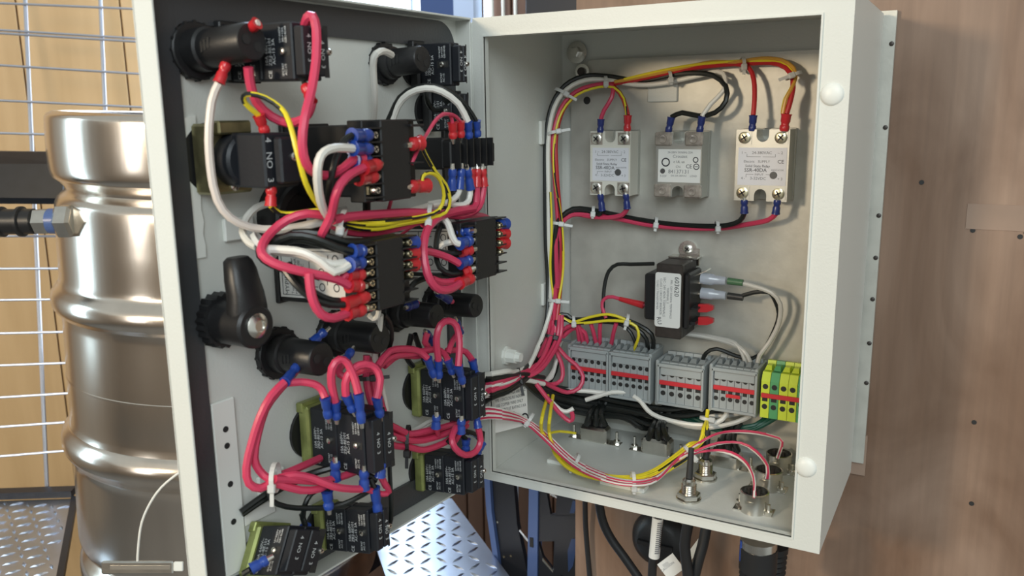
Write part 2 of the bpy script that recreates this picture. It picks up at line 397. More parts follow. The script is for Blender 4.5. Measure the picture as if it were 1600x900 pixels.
# cord lying down the keg and latch on its lower rim
kd = lambda px, py: depth(px, py, 1075)
th_ = empty('cord_tag', kd(230, 885), 'thin white cord hanging down the keg to a grey metal pull tag', 'cord')
obj('cord', MB().tube(spline([kd(300, 728), kd(275, 742), kd(245, 770), kd(222, 815), kd(215, 870), kd(216, 884)]), 1.6), 'wire_white', th_, smooth=True)
tf = frame(kd(218, 886), RR, UU, -WW)
obj('pull_tag', MB().box(tf, -48, 44, -9, 8, -3, 3, 2), 'nickel', th_)
obj('tag_slot', MB().box(tf, -36, 40, -2, 3, 3, 3.5), 'screw', th_)
obj('tag_clip', MB().box(tf, 44, 56, -5, 7, -2, 2, 1), 'white_plastic', th_)
# electrical fitting screwed into the keg
fx = RR.copy(); fx.z = 0; fx.normalize()
h0 = depth(118, 345, 1190); ft = empty('keg_fitting', h0 - ZZ * 20, 'black plug with steel hex nuts screwed into the keg side', 'fitting')
obj('hex_nut', MB().lathe(h0, -fx, [(0, 20), (4, 25), (20, 25), (24, 21)], 6), 'nickel', ft)
obj('thread', MB().lathe(h0 - fx * 24, -fx, [(0, 18), (12, 18)], 20), 'frame_blue_lit', ft, smooth=True)
obj('hex_nut', MB().lathe(h0 - fx * 34, -fx, [(0, 16), (2, 19), (20, 19), (22, 16)], 6), 'nickel', ft)
obj('plug_body', MB().lathe(h0 - fx * 56, -fx, [(0, 15), (2, 18), (70, 18), (72, 20), (150, 20), (158, 14)], 24), 'black_plastic', ft, smooth=True)
for d in (16, 44, 78, 92): obj('grip_rib', MB().lathe(h0 - fx * (56 + d), -fx, [(0, 18), (2, 21.5), (6, 21.5), (8, 18)], 24), 'black_plastic', ft, smooth=True)
# ------------------------------------------------------------------ DIAMOND PLATE
def plate(name, corners, z, label, rows, rot):
    fr = WORLD; cs = [Vector(c) for c in corners]
    root = empty(name, (sum(c.x for c in cs) / len(cs), sum(c.y for c in cs) / len(cs), z - 10), label, 'tread plate')
    obj('sheet', MB().prism(fr, [(c.x, c.y) for c in cs], z - 6, z), 'diamond', root)
    def inside(x, y):
        n = len(cs); s = None
        for i in range(n):
            a, b = cs[i], cs[(i + 1) % n]; d = (b.x - a.x) * (y - a.y) - (b.y - a.y) * (x - a.x)
            ln = math.hypot(b.x - a.x, b.y - a.y)
            if s is None: s = d > 0
            if (d > 0) != s or abs(d) / ln < 9: return False
        return True
    xs = [c.x for c in cs]; ysx = [c.y for c in cs]; cx, cy = sum(xs) / len(xs), sum(ysx) / len(ysx); st = 26; lug = MB(); N = 40
    for i in range(-N, N):
        for j in range(-N, N):
            x0, y0 = i * st, j * st
            x = cx + x0 * math.cos(rot) - y0 * math.sin(rot); y = cy + x0 * math.sin(rot) + y0 * math.cos(rot)
            if not inside(x, y): continue
            a = rot + (math.pi / 4 if (i + j) % 2 else -math.pi / 4); ca, sa = math.cos(a), math.sin(a)
            L, Wd_, H = 13, 3.2, 2.4
            pts = [(-L, 0, 0), (0, -Wd_, 0), (L, 0, 0), (0, Wd_, 0), (-L * .45, 0, H), (L * .45, 0, H)]
            lug.add([(x + px * ca - py * sa, y + px * sa + py * ca, z + pz) for px, py, pz in pts],
                    [(0, 1, 4), (1, 5, 4), (1, 2, 5), (2, 3, 5), (3, 4, 5), (3, 0, 4)])
    obj('raised_tread', lug, 'diamond', root, kind='stuff')
    return root
zt = -345
L1, L2, L3 = pF(-40, 784, zt), pF(112, 779, zt), pF(92, 905, zt); L4 = pF(-60, 1000, zt)
lp = plate('tread_plate', [L1, L2, L3, L4], zt, 'silver diamond tread plate shelf left of the keg', 0, 0.35)
obj('edge_bar', MB().hexa([L1 + ZZ * 2, L2 + ZZ * 2, L2 + Vector((-14, 22, 2)), L1 + Vector((-14, 22, 2)), L1 + ZZ * 16, L2 + ZZ * 16, L2 + Vector((-14, 22, 16)), L1 + Vector((-14, 22, 16))]), 'frame_paint', lp)
e0, e1 = pF(112, 776, zt), pF(88, 905, zt)
obj('edge_bar', MB().hexa([e0 - ZZ * 8, e1 - ZZ * 8, e1 + Vector((18, 0, -8)), e0 + Vector((18, 0, -8)), e0 + ZZ * 4, e1 + ZZ * 4, e1 + Vector((18, 0, 4)), e0 + Vector((18, 0, 4))]), 'frame_paint', lp)
zt2 = -300
R1, R2, R3, R4, R5 = pF(560, 745, zt2), pF(706, 779, zt2), pF(885, 1020, zt2), pF(636, 1000, zt2), pF(591, 866, zt2)
plate('tread_plate', [R1, R2, R3, R4, R5], zt2, 'brightly lit diamond tread plate below the bottom edge of the open door', 0, 0.6)
s0 = empty('keg_stand', (KC.x, KC.y, KT - 800), 'dark steel stand holding up the keg below the tread plates', 'stand')
obj('top_rail', MB().box(WORLD, KC.x - 270, KC.x + 420, KC.y - 150, KC.y + 60, zt - 90, zt - 60, 3), 'frame_paint', s0)
obj('support_block', MB().box(WORLD, KC.x - 170, KC.x + 170, KC.y - 150, KC.y + 150, zt - 60, KT - 781, 3), 'frame_paint', s0)
for x, y in ((-250, -130), (390, -130), (-250, 40), (390, 40)):
    obj('leg', MB().box(WORLD, KC.x + x - 15, KC.x + x + 15, KC.y + y - 15, KC.y + y + 15, fz, zt - 90, 2), 'frame_paint', s0)
# ------------------------------------------------------------------ BLACK STEEL UPRIGHTS BELOW THE BOX
Y_F = 330
fq = lambda x, y, yy=Y_F: onpl(x, y, Vector((0, 1, 0)), yy)
fr1 = empty('steel_upright', fq(790, 1000), 'wide curved dark steel upright under the left corner of the enclosure', 'upright')
def slab(parent, name, pts, m, yy, thick, back=True):
    vs = [fq(x, y, yy) for x, y in pts]; n = len(vs)
    mb = MB(); mb.add(vs + [v + Vector((0, thick, 0)) for v in vs], [tuple(range(n)), tuple(range(2 * n - 1, n - 1, -1))] + [(i, (i + 1) % n, n + (i + 1) % n, n + i) for i in range(n)])
    return obj(name, mb, m, parent)
slab(fr1, 'face_plate', [(760, 700), (798, 700), (808, 820), (826, 905), (832, 1000), (786, 1000), (777, 870), (767, 800)], 'frame_paint', 330, 10)
slab(fr1, 'edge_flange', [(753, 700), (762, 700), (768, 800), (778, 870), (790, 1000), (780, 1000), (770, 870), (760, 800)], 'frame_blue_lit', 322, 18)
for q in ((777, 816), (787, 870), (798, 869)):
    p = fq(*q, 329.5); obj('rivet', MB().cyl(p, p + Vector((0, 2, 0)), 2.0, n=8), 'screw_gold', fr1)
fr2 = empty('steel_upright', fq(850, 1000), 'narrow steel post, coloured as if lit blue, with trapezoid cut-outs beside it', 'upright')
slab(fr2, 'post', [(827, 730), (841, 730), (838, 1000), (822, 1000)], 'frame_blue_lit', 318, 16)
# pierced side plate: built from strips round its cut-outs
slab(fr2, 'side_plate', [(841, 730), (848, 730), (860, 804), (872, 804), (918, 804), (916, 846), (840, 846)], 'frame_paint', 322, 6)
slab(fr2, 'side_plate', [(872, 730), (880, 730), (918, 760), (918, 806), (868, 806)], 'frame_paint', 322, 6)
slab(fr2, 'side_plate', [(841, 846), (848, 870), (862, 888), (880, 900), (886, 1000), (838, 1000)], 'frame_paint', 322, 6)
slab(fr2, 'side_plate', [(866, 844), (916, 844), (912, 1000), (884, 1000), (864, 893)], 'frame_paint', 322, 6)
slab(fr2, 'cut_edge', [(848, 872), (864, 892), (864, 895), (847, 876)], 'screw', 320, 3)
slab(fr2, 'cut_edge', [(812, 827), (826, 844), (826, 849), (811, 830)], 'screw', 326, 3)
slab(fr2, 'cut_edge', [(860, 769), (870, 776), (870, 779), (859, 773)], 'screw', 320, 3)
slab(fr2, 'slot_recess', [(893, 842), (899, 842), (900, 860), (895, 885), (888, 894), (887, 860)], 'post_navy', 321, 1)
slab(fr2, 'slot_recess', [(895, 782), (903, 785), (897, 802), (890, 802)], 'post_navy', 321, 1)
p = fq(830, 848, 316); obj('slot_hole', MB().box(WORLD, p.x - 3, p.x + 3, 316.5, 318.5, p.z - 8, p.z + 8), 'slot', fr2)
# thin rail seen in the gap
a, b = fq(809, 700, 420), fq(806, 1000, 420); obj('thin_rail', MB().cyl(a, b, 2.2, n=8), 'window_frame', label='thin pale vertical rail between the two steel uprights', cat='rail')

# ------------------------------------------------------------------ THE ENCLOSURE
W, D, H = 364.5, 208.4, 500.0
box = empty('electrical_enclosure', (W / 2, D / 2, 0), 'open pale grey steel electrical enclosure mounted on plywood', 'enclosure')
T = 2.0
obj('left_side', MB().box(WORLD, 0, T, 1, D, 0, H, .6), 'paint', box)
obj('right_side', MB().box(WORLD, W - T, W, 1, D, 0, H, .6), 'paint', box)
obj('hinge_light_block', MB().box(WORLD, -7, -.3, 0.6, 8, 4, 496, .8), 'paint', box)  # added filler that stops light leaking between door and box
obj('top_side', MB().box(WORLD, T, W - T, 1, D, H - T, H, .4), 'paint', box)
# bottom sheet with its knock-out rims is one plate
obj('bottom_side', MB().box(WORLD, T, W - T, 1, D, 0, T, .4), 'paint', box)
obj('back_side', MB().box(WORLD, T, W - T, D - T, D, T, H - T), 'paint', box)
# front return flange: opening 13..339 x 11..481
ox0, ox1, oz0, oz1 = 13, 339, 11, 481
fl = MB()
def rframe(mb, y0, y1, a, b):
    """frame between outer rect a and inner rect b, both (x0,x1,z0,z1), rounded inner corners left square"""
    A = [(a[0], a[2]), (a[1], a[2]), (a[1], a[3]), (a[0], a[3])]; B = [(b[0], b[2]), (b[1], b[2]), (b[1], b[3]), (b[0], b[3])]
    vs = [Vector((x, y, z)) for y in (y0, y1) for P in (A, B) for x, z in P]
    fs = []
    for i in range(4):
        j = (i + 1) % 4
        fs += [(i, j, 4 + j, 4 + i), (8 + i, 12 + i, 12 + j, 8 + j), (i, 8 + i, 8 + j, j), (4 + i, 4 + j, 12 + j, 12 + i)]
    mb.add(vs, fs)
rframe(fl, 0, 2, (0, W, 0, H), (ox0, ox1, oz0, oz1))
flange = obj('front_flange', fl, 'paint', box)
fi = MB(); rframe(fi, -1.5, 9, (ox0 - 1.6, ox1 + 1.6, oz0 - 1.6, oz1 + 1.6), (ox0, ox1, oz0, oz1))
obj('opening_lip', fi, 'paint', box)
for q in ((1300, 147), (1259, 730)):
    p = onpl(*q, Vector((0, 1, 0)), 0)
    obj('hole_plug', MB().lathe(p, (0, -1, 0), [(0, 9.6), (1.2, 9.2), (2.6, 7.5), (3.6, 4.5), (4, 1)], 24), 'white_plastic', box, smooth=True, label='round white snap-in plug on the front flange')
# mounting panel
pf = MB()
pf.prism(bframe(0, 0, -2), [(19, 14), (348, 14), (348, 466), (44, 466), (19, 441)], 0, 2)
mp = obj('mounting_panel', pf, 'galv', box, label='galvanised steel mounting panel inside the box')
p = pB(917, 157, .2); obj('panel_hole', MB().cyl(p, p + Vector((0, .5, 0)), 4.6, n=16), 'slot', box)
p = onpl(902, 82, Vector((0, 1, 0)), 203)
obj('washer', MB().lathe(p, (0, -1, 0), [(0, 13), (2, 13), (2.5, 11)], 24), 'nickel', box, smooth=True)
obj('corner_bolt', MB().lathe(p, (0, -1, 0), [(2, 7), (9, 7), (10, 5)], 6), 'nickel', box)
p = pB(911, 112, 3); obj('stud_nut', MB().lathe(p, (0, -1, 0), [(0, 9), (3, 9), (3.2, 6)], 20), 'screw', box, smooth=True)
obj('stud', MB().cyl(p, p + Vector((0, -6, 0)), 5, n=14), 'core', box, smooth=True)
# plastic hinge plug on the left wall
p = Vector((2, 54.7, 130.6)); obj('wall_plug', MB().lathe(p, (1, 0, 0), [(0, 11), (3, 11), (3.2, 8.5), (14, 8), (14.2, 6), (20, 5.5)], 8), 'white_plastic', box)
for yy, zz in ((151, 382), (154, 185)):
    obj('tie_mount', MB().box(WORLD, 2, 6, yy - 10, yy + 10, zz - 14, zz + 14, 1), 'white_plastic', box)
p = pB(1036, 140, 0); obj('tie_mount', MB().box(WORLD, p.x - 18, p.x + 18, YB - 3, YB, p.z - 14, p.z + 14, 1), 'paint', box)
# rating label on the left wall near the floor (sheet hanging loose)
lf = frame((8, 12, 74), Vector((.25, .97, -.10)).normalized(), Vector((-.1, .12, .99)).normalized(), (.97, -.25, .05))
lb = empty('rating_label', lf(25, -20, 0), 'white printed rating label on the inner left wall above the floor', 'label')
obj('paper', MB().box(lf, 0, 58, -22, 24, 0, .4), 'paper', lb)
for i in range(5):
    text('print_line', ['MAXIMUM VOLTAGE 600 V AC', 'TYPE 1 ENCLOSURE INDOOR', 'USE COPPER WIRE ONLY', 'SHORT CIRCUIT RATING 5 KA', 'CAT NO'][i], lf, 28, 20 - i * 6, .6, 5, 'ink', lb, sx=.8)
bk = MB(); ringflat(bk, lf, 52, -14, 5, 7, .6); bk.cur = 0; obj('seal_mark', bk, 'ink', lb)
# mounting rail behind
mr = empty('mounting_rail', (368, 222, 0), 'galvanised mounting strip with screws along the back right edge of the enclosure', 'rail')
obj('strip', MB().box(WORLD, 355, 376, 218, 225, 8, 503), 'galv', mr)
obj('strip_lower', MB().box(WORLD, 355, 378, 222, 226, -8, 40), 'ply_pale', mr)
for z in (470, 385, 292, 246, 200, 150, 104): screw(frame((373, 218, z), (1, 0, 0), (0, 0, 1), (0, -1, 0)), 0, 0, 0, 2.4, mr, 'core', cross=False)

# ------------------------------------------------------------------ THE DOOR
door = empty('enclosure_door', dp(181, 0, 0), 'pale grey steel door of the enclosure swung wide open to the left', 'door')
DF = lambda a, z, c: dp(a, z, c)
DWd = 362.0
obj('door_skin', MB().box(DF, 2, DWd, 0, 500, -2, 0), 'paint', door)
obj('free_edge_flange', MB().box(DF, DWd - 2, DWd, 0, 500, -2, DT, .5), 'paint', door)
obj('top_flange', MB().box(DF, 2, DWd - 2, 498, 500, 0, DT, .5), 'paint', door)
obj('bottom_flange', MB().box(DF, 2, DWd - 2, 0, 2, 0, DT, .5), 'paint', door)
obj('hinge_flange', MB().box(DF, 0, 2, 0, 500, -2, DT - 2, .5), 'paint', door)
# gasket: rounded rectangular loop
def rrect(x0, x1, y0, y1, r, n=8):
    out = []
    for cx, cy, a in ((x1 - r, y1 - r, 0), (x0 + r, y1 - r, 90), (x0 + r, y0 + r, 180), (x1 - r, y0 + r, 270)):
        for i in range(n + 1):
            t_ = math.radians(a + 90 * i / n); out.append((cx + r * math.cos(t_), cy + r * math.sin(t_)))
    return out
go = rrect(9, DWd - 3, 4, 496, 26); gi = rrect(31, 333, 31, 471, 6); n = len(go)
g = MB()
vs = [dp(a, z, .2) for a, z in go] + [dp(a, z, 3.5) for a, z in go] + [dp(a, z, 3.5) for a, z in gi] + [dp(a, z, .2) for a, z in gi]
g.add(vs, [(k * n + i, k * n + (i + 1) % n, (k + 1) * n + (i + 1) % n, (k + 1) * n + i) for k in range(3) for i in range(n)])
obj('door_gasket', g, 'gasket', door, label='dark foam gasket round the door')
# perforated strips welded near the free edge
st_ = MB().box(DF, 309, 331, 34, 184, 0, 2.5, 1)
s1 = obj('perforated_strip', st_, 'white_plastic', door)
for z in (160, 146, 113, 80): obj('strip_hole', MB().cyl(dp(320, z, 2.6), dp(320, z, 2.9), 2.6, n=12), 'slot', s1)
tp = [(322, 406), (333, 404)] + [(333, 300)] + [(324 + random.uniform(-1.5, 1.5), 300 + i * 9) for i in range(11)]
mb = MB(); m_ = len(tp); mb.add([dp(a, z, 0) for a, z in tp] + [dp(a, z, 1.8) for a, z in tp], [tuple(range(m_)), tuple(range(2 * m_ - 1, m_ - 1, -1))] + [(i, (i + 1) % m_, m_ + (i + 1) % m_, m_ + i) for i in range(m_)])
obj('torn_tape', mb, 'white_plastic', door, label='white tape strip with a torn edge')

# ------------------------------------------------------------------ DOOR COMPONENTS
def pid(fr, w, h, c1, zl, zr, label, name='temperature_controller', lab=True, gold=True):
    """body box w x h, protruding c1; screws on left shelf at heights zl and right shelf at zr"""
    r = empty(name, fr(0, -h / 2, 0), label, 'controller', 'instrument modules on the door')
    b = MB().box(fr, -w / 2, w / 2, -h / 2, h / 2, 0, c1 - 22, 1.2)
    obj('body', b, 'black_plastic', r)
    obj('bezel', MB().box(fr, -w / 2 - 2, w / 2 + 2, -h / 2 - 2, h / 2 + 2, 0, 5, 1), 'black_plastic', r)
    hb = h / 2 + 3
    obj('terminal_block', MB().box(fr, -w / 2 + 4, w / 2 - 12, -hb, hb, c1 - 24, c1, 1), 'black_plastic', r)
    for zs, sx in ((zl, -1), (zr, 1)):
        if not zs: continue
        ps = sorted(zs); sp = (ps[-1] - ps[0]) / max(1, len(ps) - 1) if len(ps) > 1 else 9
        x0, x1 = (-w / 2 - 8, -w / 2 + 6) if sx < 0 else (w / 2 - 14, w / 2 + 3)
        obj('terminal_shelf', MB().box(fr, x0, x1, min(-hb, ps[0] - 6), max(hb, ps[-1] + 6), c1 - 24, c1 - 8, .8), 'black_plastic', r)
        for y in [ps[0] - sp / 2 + i * sp for i in range(len(ps) + 1 + (2 if sx > 0 else 0))]:
            if sx > 0: y = hb - 1 - (y - (ps[0] - sp / 2)) * 1.0
            if y < -hb: continue
            obj('barrier', MB().box(fr, x0, x1, y - .6, y + .6, c1 - 8, c1 + 1), 'black_plastic', r)
        for y in zs:
            xs = (x0 + x1) / 2 + (1 if sx > 0 else -1)
            obj('clamp_plate', MB().box(fr, xs - 4.5, xs + 4.5, y - 3, y + 3, c1 - 8, c1 - 5.5), 'screw_gold', r)
            screw(fr, xs, y, c1 - 4.5, 3.5, r, 'screw_gold' if gold else 'screw', h=5)
    return r
SFR = lambda fr, w: (lambda x, y, z: fr(-w / 2 - z, y, x))     # left-facing side: x runs along the protrusion, z out of the side
def sidelabel(r, fr, w, h, x0, x1, flip=False):
    """printed white data label on the left side"""
    sf = SFR(fr, w)
    obj('side_label', MB().box(sf, x0, x1, -h / 2 + 4, h / 2 - 3, 0, .5), 'paper', r)
    f = MB()
    for (a, b, c, d) in ((x0 + 3, x1 - 3, -h / 2 + 6, -h / 2 + 6.5), (x0 + 3, x1 - 3, h / 2 - 5.5, h / 2 - 5), (x0 + 3, x0 + 3.5, -h / 2 + 6, h / 2 - 5), (x0 + 36, x0 + 36.5, -h / 2 + 6, h / 2 - 5), (x1 - 3.5, x1 - 3, -h / 2 + 6, h / 2 - 5)):
        f.box(sf, a, b, c, d, .5, .7)
    obj('label_border', f, 'ink', r)
    text('maker_name', 'MYPIN', sf, x0 + 9, -h / 2 + 15, .8, 6.5, 'ink', r, rot=math.pi / 2, sx=1.0)
    text('maker_lines', 'Temp. Controller\nModel: TD4-SNR\nInput: K J Pt100\n90-265V AC', sf, x0 + 22, -2, .8, 4.2, 'ink', r, rot=math.pi / 2)
    d = MB()
    for cx, cy in ((x0 + 50, -10), (x0 + 50, 2), (x0 + 66, -10), (x0 + 66, 2), (x0 + 66, 13)): ringflat(d, sf, cx, cy, 2.6, 3.4, .8, 14)
    for cx, cy, l, v in ((x0 + 42, -10, 6, 0), (x0 + 42, 2, 6, 0), (x0 + 56, -4, 8, 1), (x0 + 60, 8, 6, 0), (x0 + 45, 14, 14, 0), (x0 + 58, 12, 8, 1)):
        d.box(sf, cx - (l / 2 if not v else .3), cx + (l / 2 if not v else .3), cy - (l / 2 if v else .3), cy + (l / 2 if v else .3), .6, .8)
    obj('wiring_diagram', d, 'ink', r)
    text('terminal_numbers', '1 2 3 4 5 6\n7 8 9 10 11', sf, x0 + 76, 2, .8, 4.5, 'ink', r, rot=math.pi / 2)

def zrel(fr_a, fr_z, c, pts, tilt):
    out = []
    for x, y in pts:
        P = pD(x, y, c); out.append(P.z - (fr_z + tilt * c))
    return out
def mkpid(a0, a1, z0, z1, c1, lpts, rpts, label, tilt=.08, **k):
    fr = dframe((a0 + a1) / 2, (z0 + z1) / 2, 0, tilt)
    zc = (z0 + z1) / 2
    return pid(fr, a1 - a0, z1 - z0, c1, zrel(0, zc, c1 - 3, lpts, tilt), zrel(0, zc, c1 - 3, rpts, tilt), label, **k), fr
P3, f3 = mkpid(210, 257, 253, 301, 112, [(577, 391), (576, 409), (575, 426), (575, 443), (578, 461), (577, 480)], [(625, 381), (625, 399), (625, 416), (625, 432)],
               'black controller module with white printed side label, at the left of the lower pair', .06)
sidelabel(P3, f3, 47, 48, 6, 88)
P4, f4 = mkpid(71, 119, 252, 300, 104, [(739, 360), (739, 374), (739, 390), (739, 405), (739, 420), (739, 436)], [(775, 353), (775, 367), (775, 381), (772, 396)],
               'black controller module nearest the hinge in the lower pair', .07)
sidelabel(P4, f4, 48, 48, 4, 80)
P1, f1 = mkpid(193, 242, 340, 396, 108, [(588, 211), (588, 233), (593, 254), (592, 276), (590, 297)], [(640, 225), (640, 291)],
               'black controller module with blue and red lugs, left of the upper pair', .02, gold=False)
sf = SFR(f1, 49)
for i in range(4): obj('vent_slot', MB().box(sf, 76, 92, 14 - i * 5, 15.6 - i * 5, -.1, .25), 'slot', P1)
obj('latch_clip', MB().box(f1, 10, 26, 25, 27, 96, 112, .4), 'black_plastic', P1)
obj('screw_post', MB().cyl(f1(-28, 32, 8), f1(-28, 32, 34), 1.3, n=8), 'core', P1)
# timer module with vertical terminals
f2 = dframe(88, 368, 0, .02)
P2 = empty('timer_relay_module', f2(0, -16, 0), 'black timer relay with two rows of lugs, right of the upper pair', 'relay', 'instrument modules on the door')
obj('body', MB().box(f2, -28, 27, -14, 14, 0, 70, 1.5), 'black_plastic', P2)
obj('terminal_block', MB().box(f2, -30, 28, -12, 12, 70, 80, 1.2), 'black_plastic', P2)
for i in range(6):
    x = -26 + i * 10
    obj('barrier', MB().box(f2, x - .8, x + .8, -13, 13, 80, 88), 'black_plastic', P2)
for i in range(5):
    for y in (-7, 7): screw(f2, -21 + i * 10, y, 80, 2.8, P2, 'screw', h=3)
obj('end_tab', MB().box(f2, 28, 33, -10, 8, 66, 84, 1), 'black_plastic', P2)

def lamp(a, z, r, l, label, tilt=.05, cat='pilot lamp', tipc=None):
    fr = dframe(a, z, 0, tilt); o = fr(0, 0, 0); ax = NN + ZZ * tilt
    e = empty('pilot_lamp_holder', fr(0, -r, 0), label, cat, 'pilot lamp holders on the door')
    obj('lock_nut', MB().lathe(o, ax, [(0, r), (5, r), (6, r - 1)], 24), 'black_plastic', e, smooth=True)
    kn = MB()
    for i in range(16):
        t_ = 2 * math.pi * i / 16; kn.cyl(o + (fr(1, 0, 0) - o) * math.cos(t_) * (r - .5) + (fr(0, 1, 0) - o) * math.sin(t_) * (r - .5), fr(math.cos(t_) * (r - .5), math.sin(t_) * (r - .5), 5), 1.5, n=6)
    obj('nut_ridges', kn, 'black_plastic', e)
    rb = r * .66
    obj('lamp_barrel', MB().lathe(o, ax, [(6, rb + 2), (l * .3, rb + 2), (l * .32, rb), (l * .97, rb * .96), (l, rb * .88)], 24), 'black_plastic', e, smooth=True)
    for i, (x, y) in enumerate(((-.35, .1), (.35, -.25))):
        obj('socket_hole', MB().cyl(fr(x * rb, y * rb, l + .05), fr(x * rb, y * rb, l + .4), rb * .26, n=12), 'slot', e)
    for i in range(3):
        sf = SFR(fr, 2 * rb)
        obj('barrel_slot', MB().box(sf, l * .42 + i * 4, l * .42 + i * 4 + 1.6, -4 + i, 3 + i, -.6, .2), 'slot', e)
    return e, fr
lamp(318, 452, 21, 66, 'large black pilot lamp holder at the top free corner of the door')
lamp(114, 451, 19, 48, 'black pilot lamp holder near the top middle of the door, white wire over it')
lamp(262, 209, 22, 55, 'black pilot lamp holder left of the row below the controllers, beside the latch')
lamp(196, 211, 21, 58, 'black pilot lamp holder directly under the lower left controller')
lamp(113, 214, 19, 54, 'black pilot lamp holder third from the latch in the row below the controllers')
lamp(52, 212, 19, 56, 'black pilot lamp holder nearest the hinge in the row below the controllers')

def switch(a0, a1, z0, z1, c1, label, tilt=.07, rot=0, nb=2, basew=8, base='olive', text2=True, screws=True, cx=None):
    w, h = a1 - a0, z1 - z0
    fr = dframe((a0 + a1) / 2, (z0 + z1) / 2, 0, tilt, rot); sf = SFR(fr, w)
    e = empty('switch_contact_block', fr(0, -h / 2, 0), label, 'switch', 'switches with contact blocks on the door')
    obj('mounting_ring', MB().lathe(fr(0, 0, 0), NN, [(0, h * .46), (3, h * .46)], 28), 'black_plastic', e, smooth=True)
    obj('latch_collar', MB().box(fr, -w / 2 - 3, w / 2 + 3, -h / 2, h / 2, 3, 15, 2), base, e)
    obj('collar_clamp', MB().box(fr, -w / 2 - 4, w / 2, h / 2 - 6, h / 2 + 3, 2, 10, 1), base, e)
    c0 = 15; d = (c1 - c0 - 9) / nb
    for i in range(nb):
        obj('contact_block', MB().box(fr, -w / 2, -.4, -h / 2 + 1, h / 2 - 1, c0 + d * i, c0 + d * (i + 1) - .6, 1), 'block_plastic', e)
        obj('contact_block', MB().box(fr, .4, w / 2, -h / 2 + 1, h / 2 - 1, c0 + d * i, c0 + d * (i + 1) - .6, 1), 'block_plastic', e)
        x = c0 + d * (i + .5)
        text('block_print', '10A 660V~\nZB2-BE101\nAC-15 3A', sf, x - d * .20, 0, .25, 4.3, 'print_white', e, rot=math.pi / 2, spacing=.9)
        text('rating_print', 'Ui=660V\nIth=10A\nGB14048', sf, x + d * .22, h * .27, .25, 3.0, 'print_white', e, rot=math.pi / 2)
        text('rating_print', 'IEC947\nAC-15', sf, x + d * .22, -h * .30, .25, 3.0, 'print_white', e, rot=math.pi / 2)
        text('mark_print', 'CE', sf, x - d * .22, -h * .38, .25, 5, 'print_white', e, rot=math.pi / 2)
        obj('terminal_slot', MB().box(sf, x + d * .05, x + d * .42, -3, 3, -.1, .2), 'slot', e)
        p = sf(x + d * .24, 0, 0); obj('side_screw', MB().lathe(p, sf(0, 0, 1) - sf(0, 0, 0), [(0, 2.4), (2.5, 2.4), (3.2, 1.2)], 12), 'screw', e, smooth=True)
    ct = c1 - 9
    obj('end_contact', MB().box(fr, -w / 2 + 1, -.4, -h / 2 + 4, h / 2 - 4, ct, c1, 1), 'block_plastic', e)
    obj('end_contact', MB().box(fr, .4, w / 2 - 1, -h / 2 + 4, h / 2 - 4, ct, c1, 1), 'block_plastic', e)
    text('contact_print', '4  NO  3', fr, -w / 4, 2, c1 + .2, 5.2, 'print_white', e, rot=-math.pi / 2)
    text('contact_print', '4  NO  3', fr, w / 4 - 1, -2, c1 + .2, 5.2, 'print_white', e, rot=-math.pi / 2)
    for y in (-h / 2 + 6, h / 2 - 6):
        obj('terminal_recess', MB().box(fr, w / 4, w / 2 - 2, y - 3, y + 3, c1 + .05, c1 + .2), 'slot', e)
    screw(fr, w / 2 - 2, 0, c1 - 1, 2.5, e, 'screw', h=3)
    return e
switch(215, 243, 102, 157, 88, 'double contact block switch with olive collar and crowded blue lugs, below the latch row', .07)
switch(70, 95, 101, 153, 79, 'double contact block switch with olive collar nearest the hinge, above the lowest one', .06)
switch(71, 94, 18, 60, 76, 'dark contact block switch at the bottom hinge corner of the door', .14, nb=2)
switch(216, 234, 14, 57, 79, 'dark contact block switch in shadow at the lower middle of the door', .22, nb=2)
switch(275, 312, 20, 62, 58, 'tilted contact block switch at the lowest free corner of the door', .3, rot=-.45, nb=1)
switch(270, 297, 430, 472, 92, 'two-part contact block beside the large top pilot lamp holder', -.02, nb=2, base='black_plastic')
switch(64, 78, 430, 471, 61, 'single contact block at the top hinge corner of the door', 0.0, nb=1, base='black_plastic')
switch(45, 62, 388, 428, 48, 'small dark contact block tucked behind the timer relay lugs', 0, nb=1, base='black_plastic')
# selector switch with bare zinc body
f = dframe(310, 374, 0, 0)
e = empty('selector_switch', f(0, -26, 0), 'selector switch with bare zinc body and black contact block marked NO', 'switch', 'switches with contact blocks on the door')
obj('mounting_ring', MB().lathe(f(0, 0, 0), NN, [(0, 27), (2, 27)], 28), 'black_plastic', e, smooth=True)
obj('zinc_collar', MB().box(f, -18, 20, -26, 26, 2, 22, 2), 'brass_zinc', e)
obj('zinc_lug', MB().box(f, -14, 16, 18, 28, 16, 30, 1.5), 'brass_zinc', e)
for y in (20, -20): screw(f, 2, y, 27 if y > 0 else 22, 4, e, 'screw')
obj('cam_drum', MB().lathe(f(4, -1, 20), NN, [(0, 20), (18, 20), (20, 18)], 28), 'block_plastic', e, smooth=True)
obj('contact_block', MB().box(f, -8, 24, -20, 19, 34, 70, 1.5), 'block_plastic', e)
obj('contact_tail', MB().box(f, 0, 24, -17, 16, 70, 78, 1.5), 'block_plastic', e)
text('contact_print', '4   NO   3', f, -4, 0, 70.3, 7.5, 'print_white', e, rot=-math.pi / 2)
screw(f, 12, 2, 78, 3.2, e, 'screw')
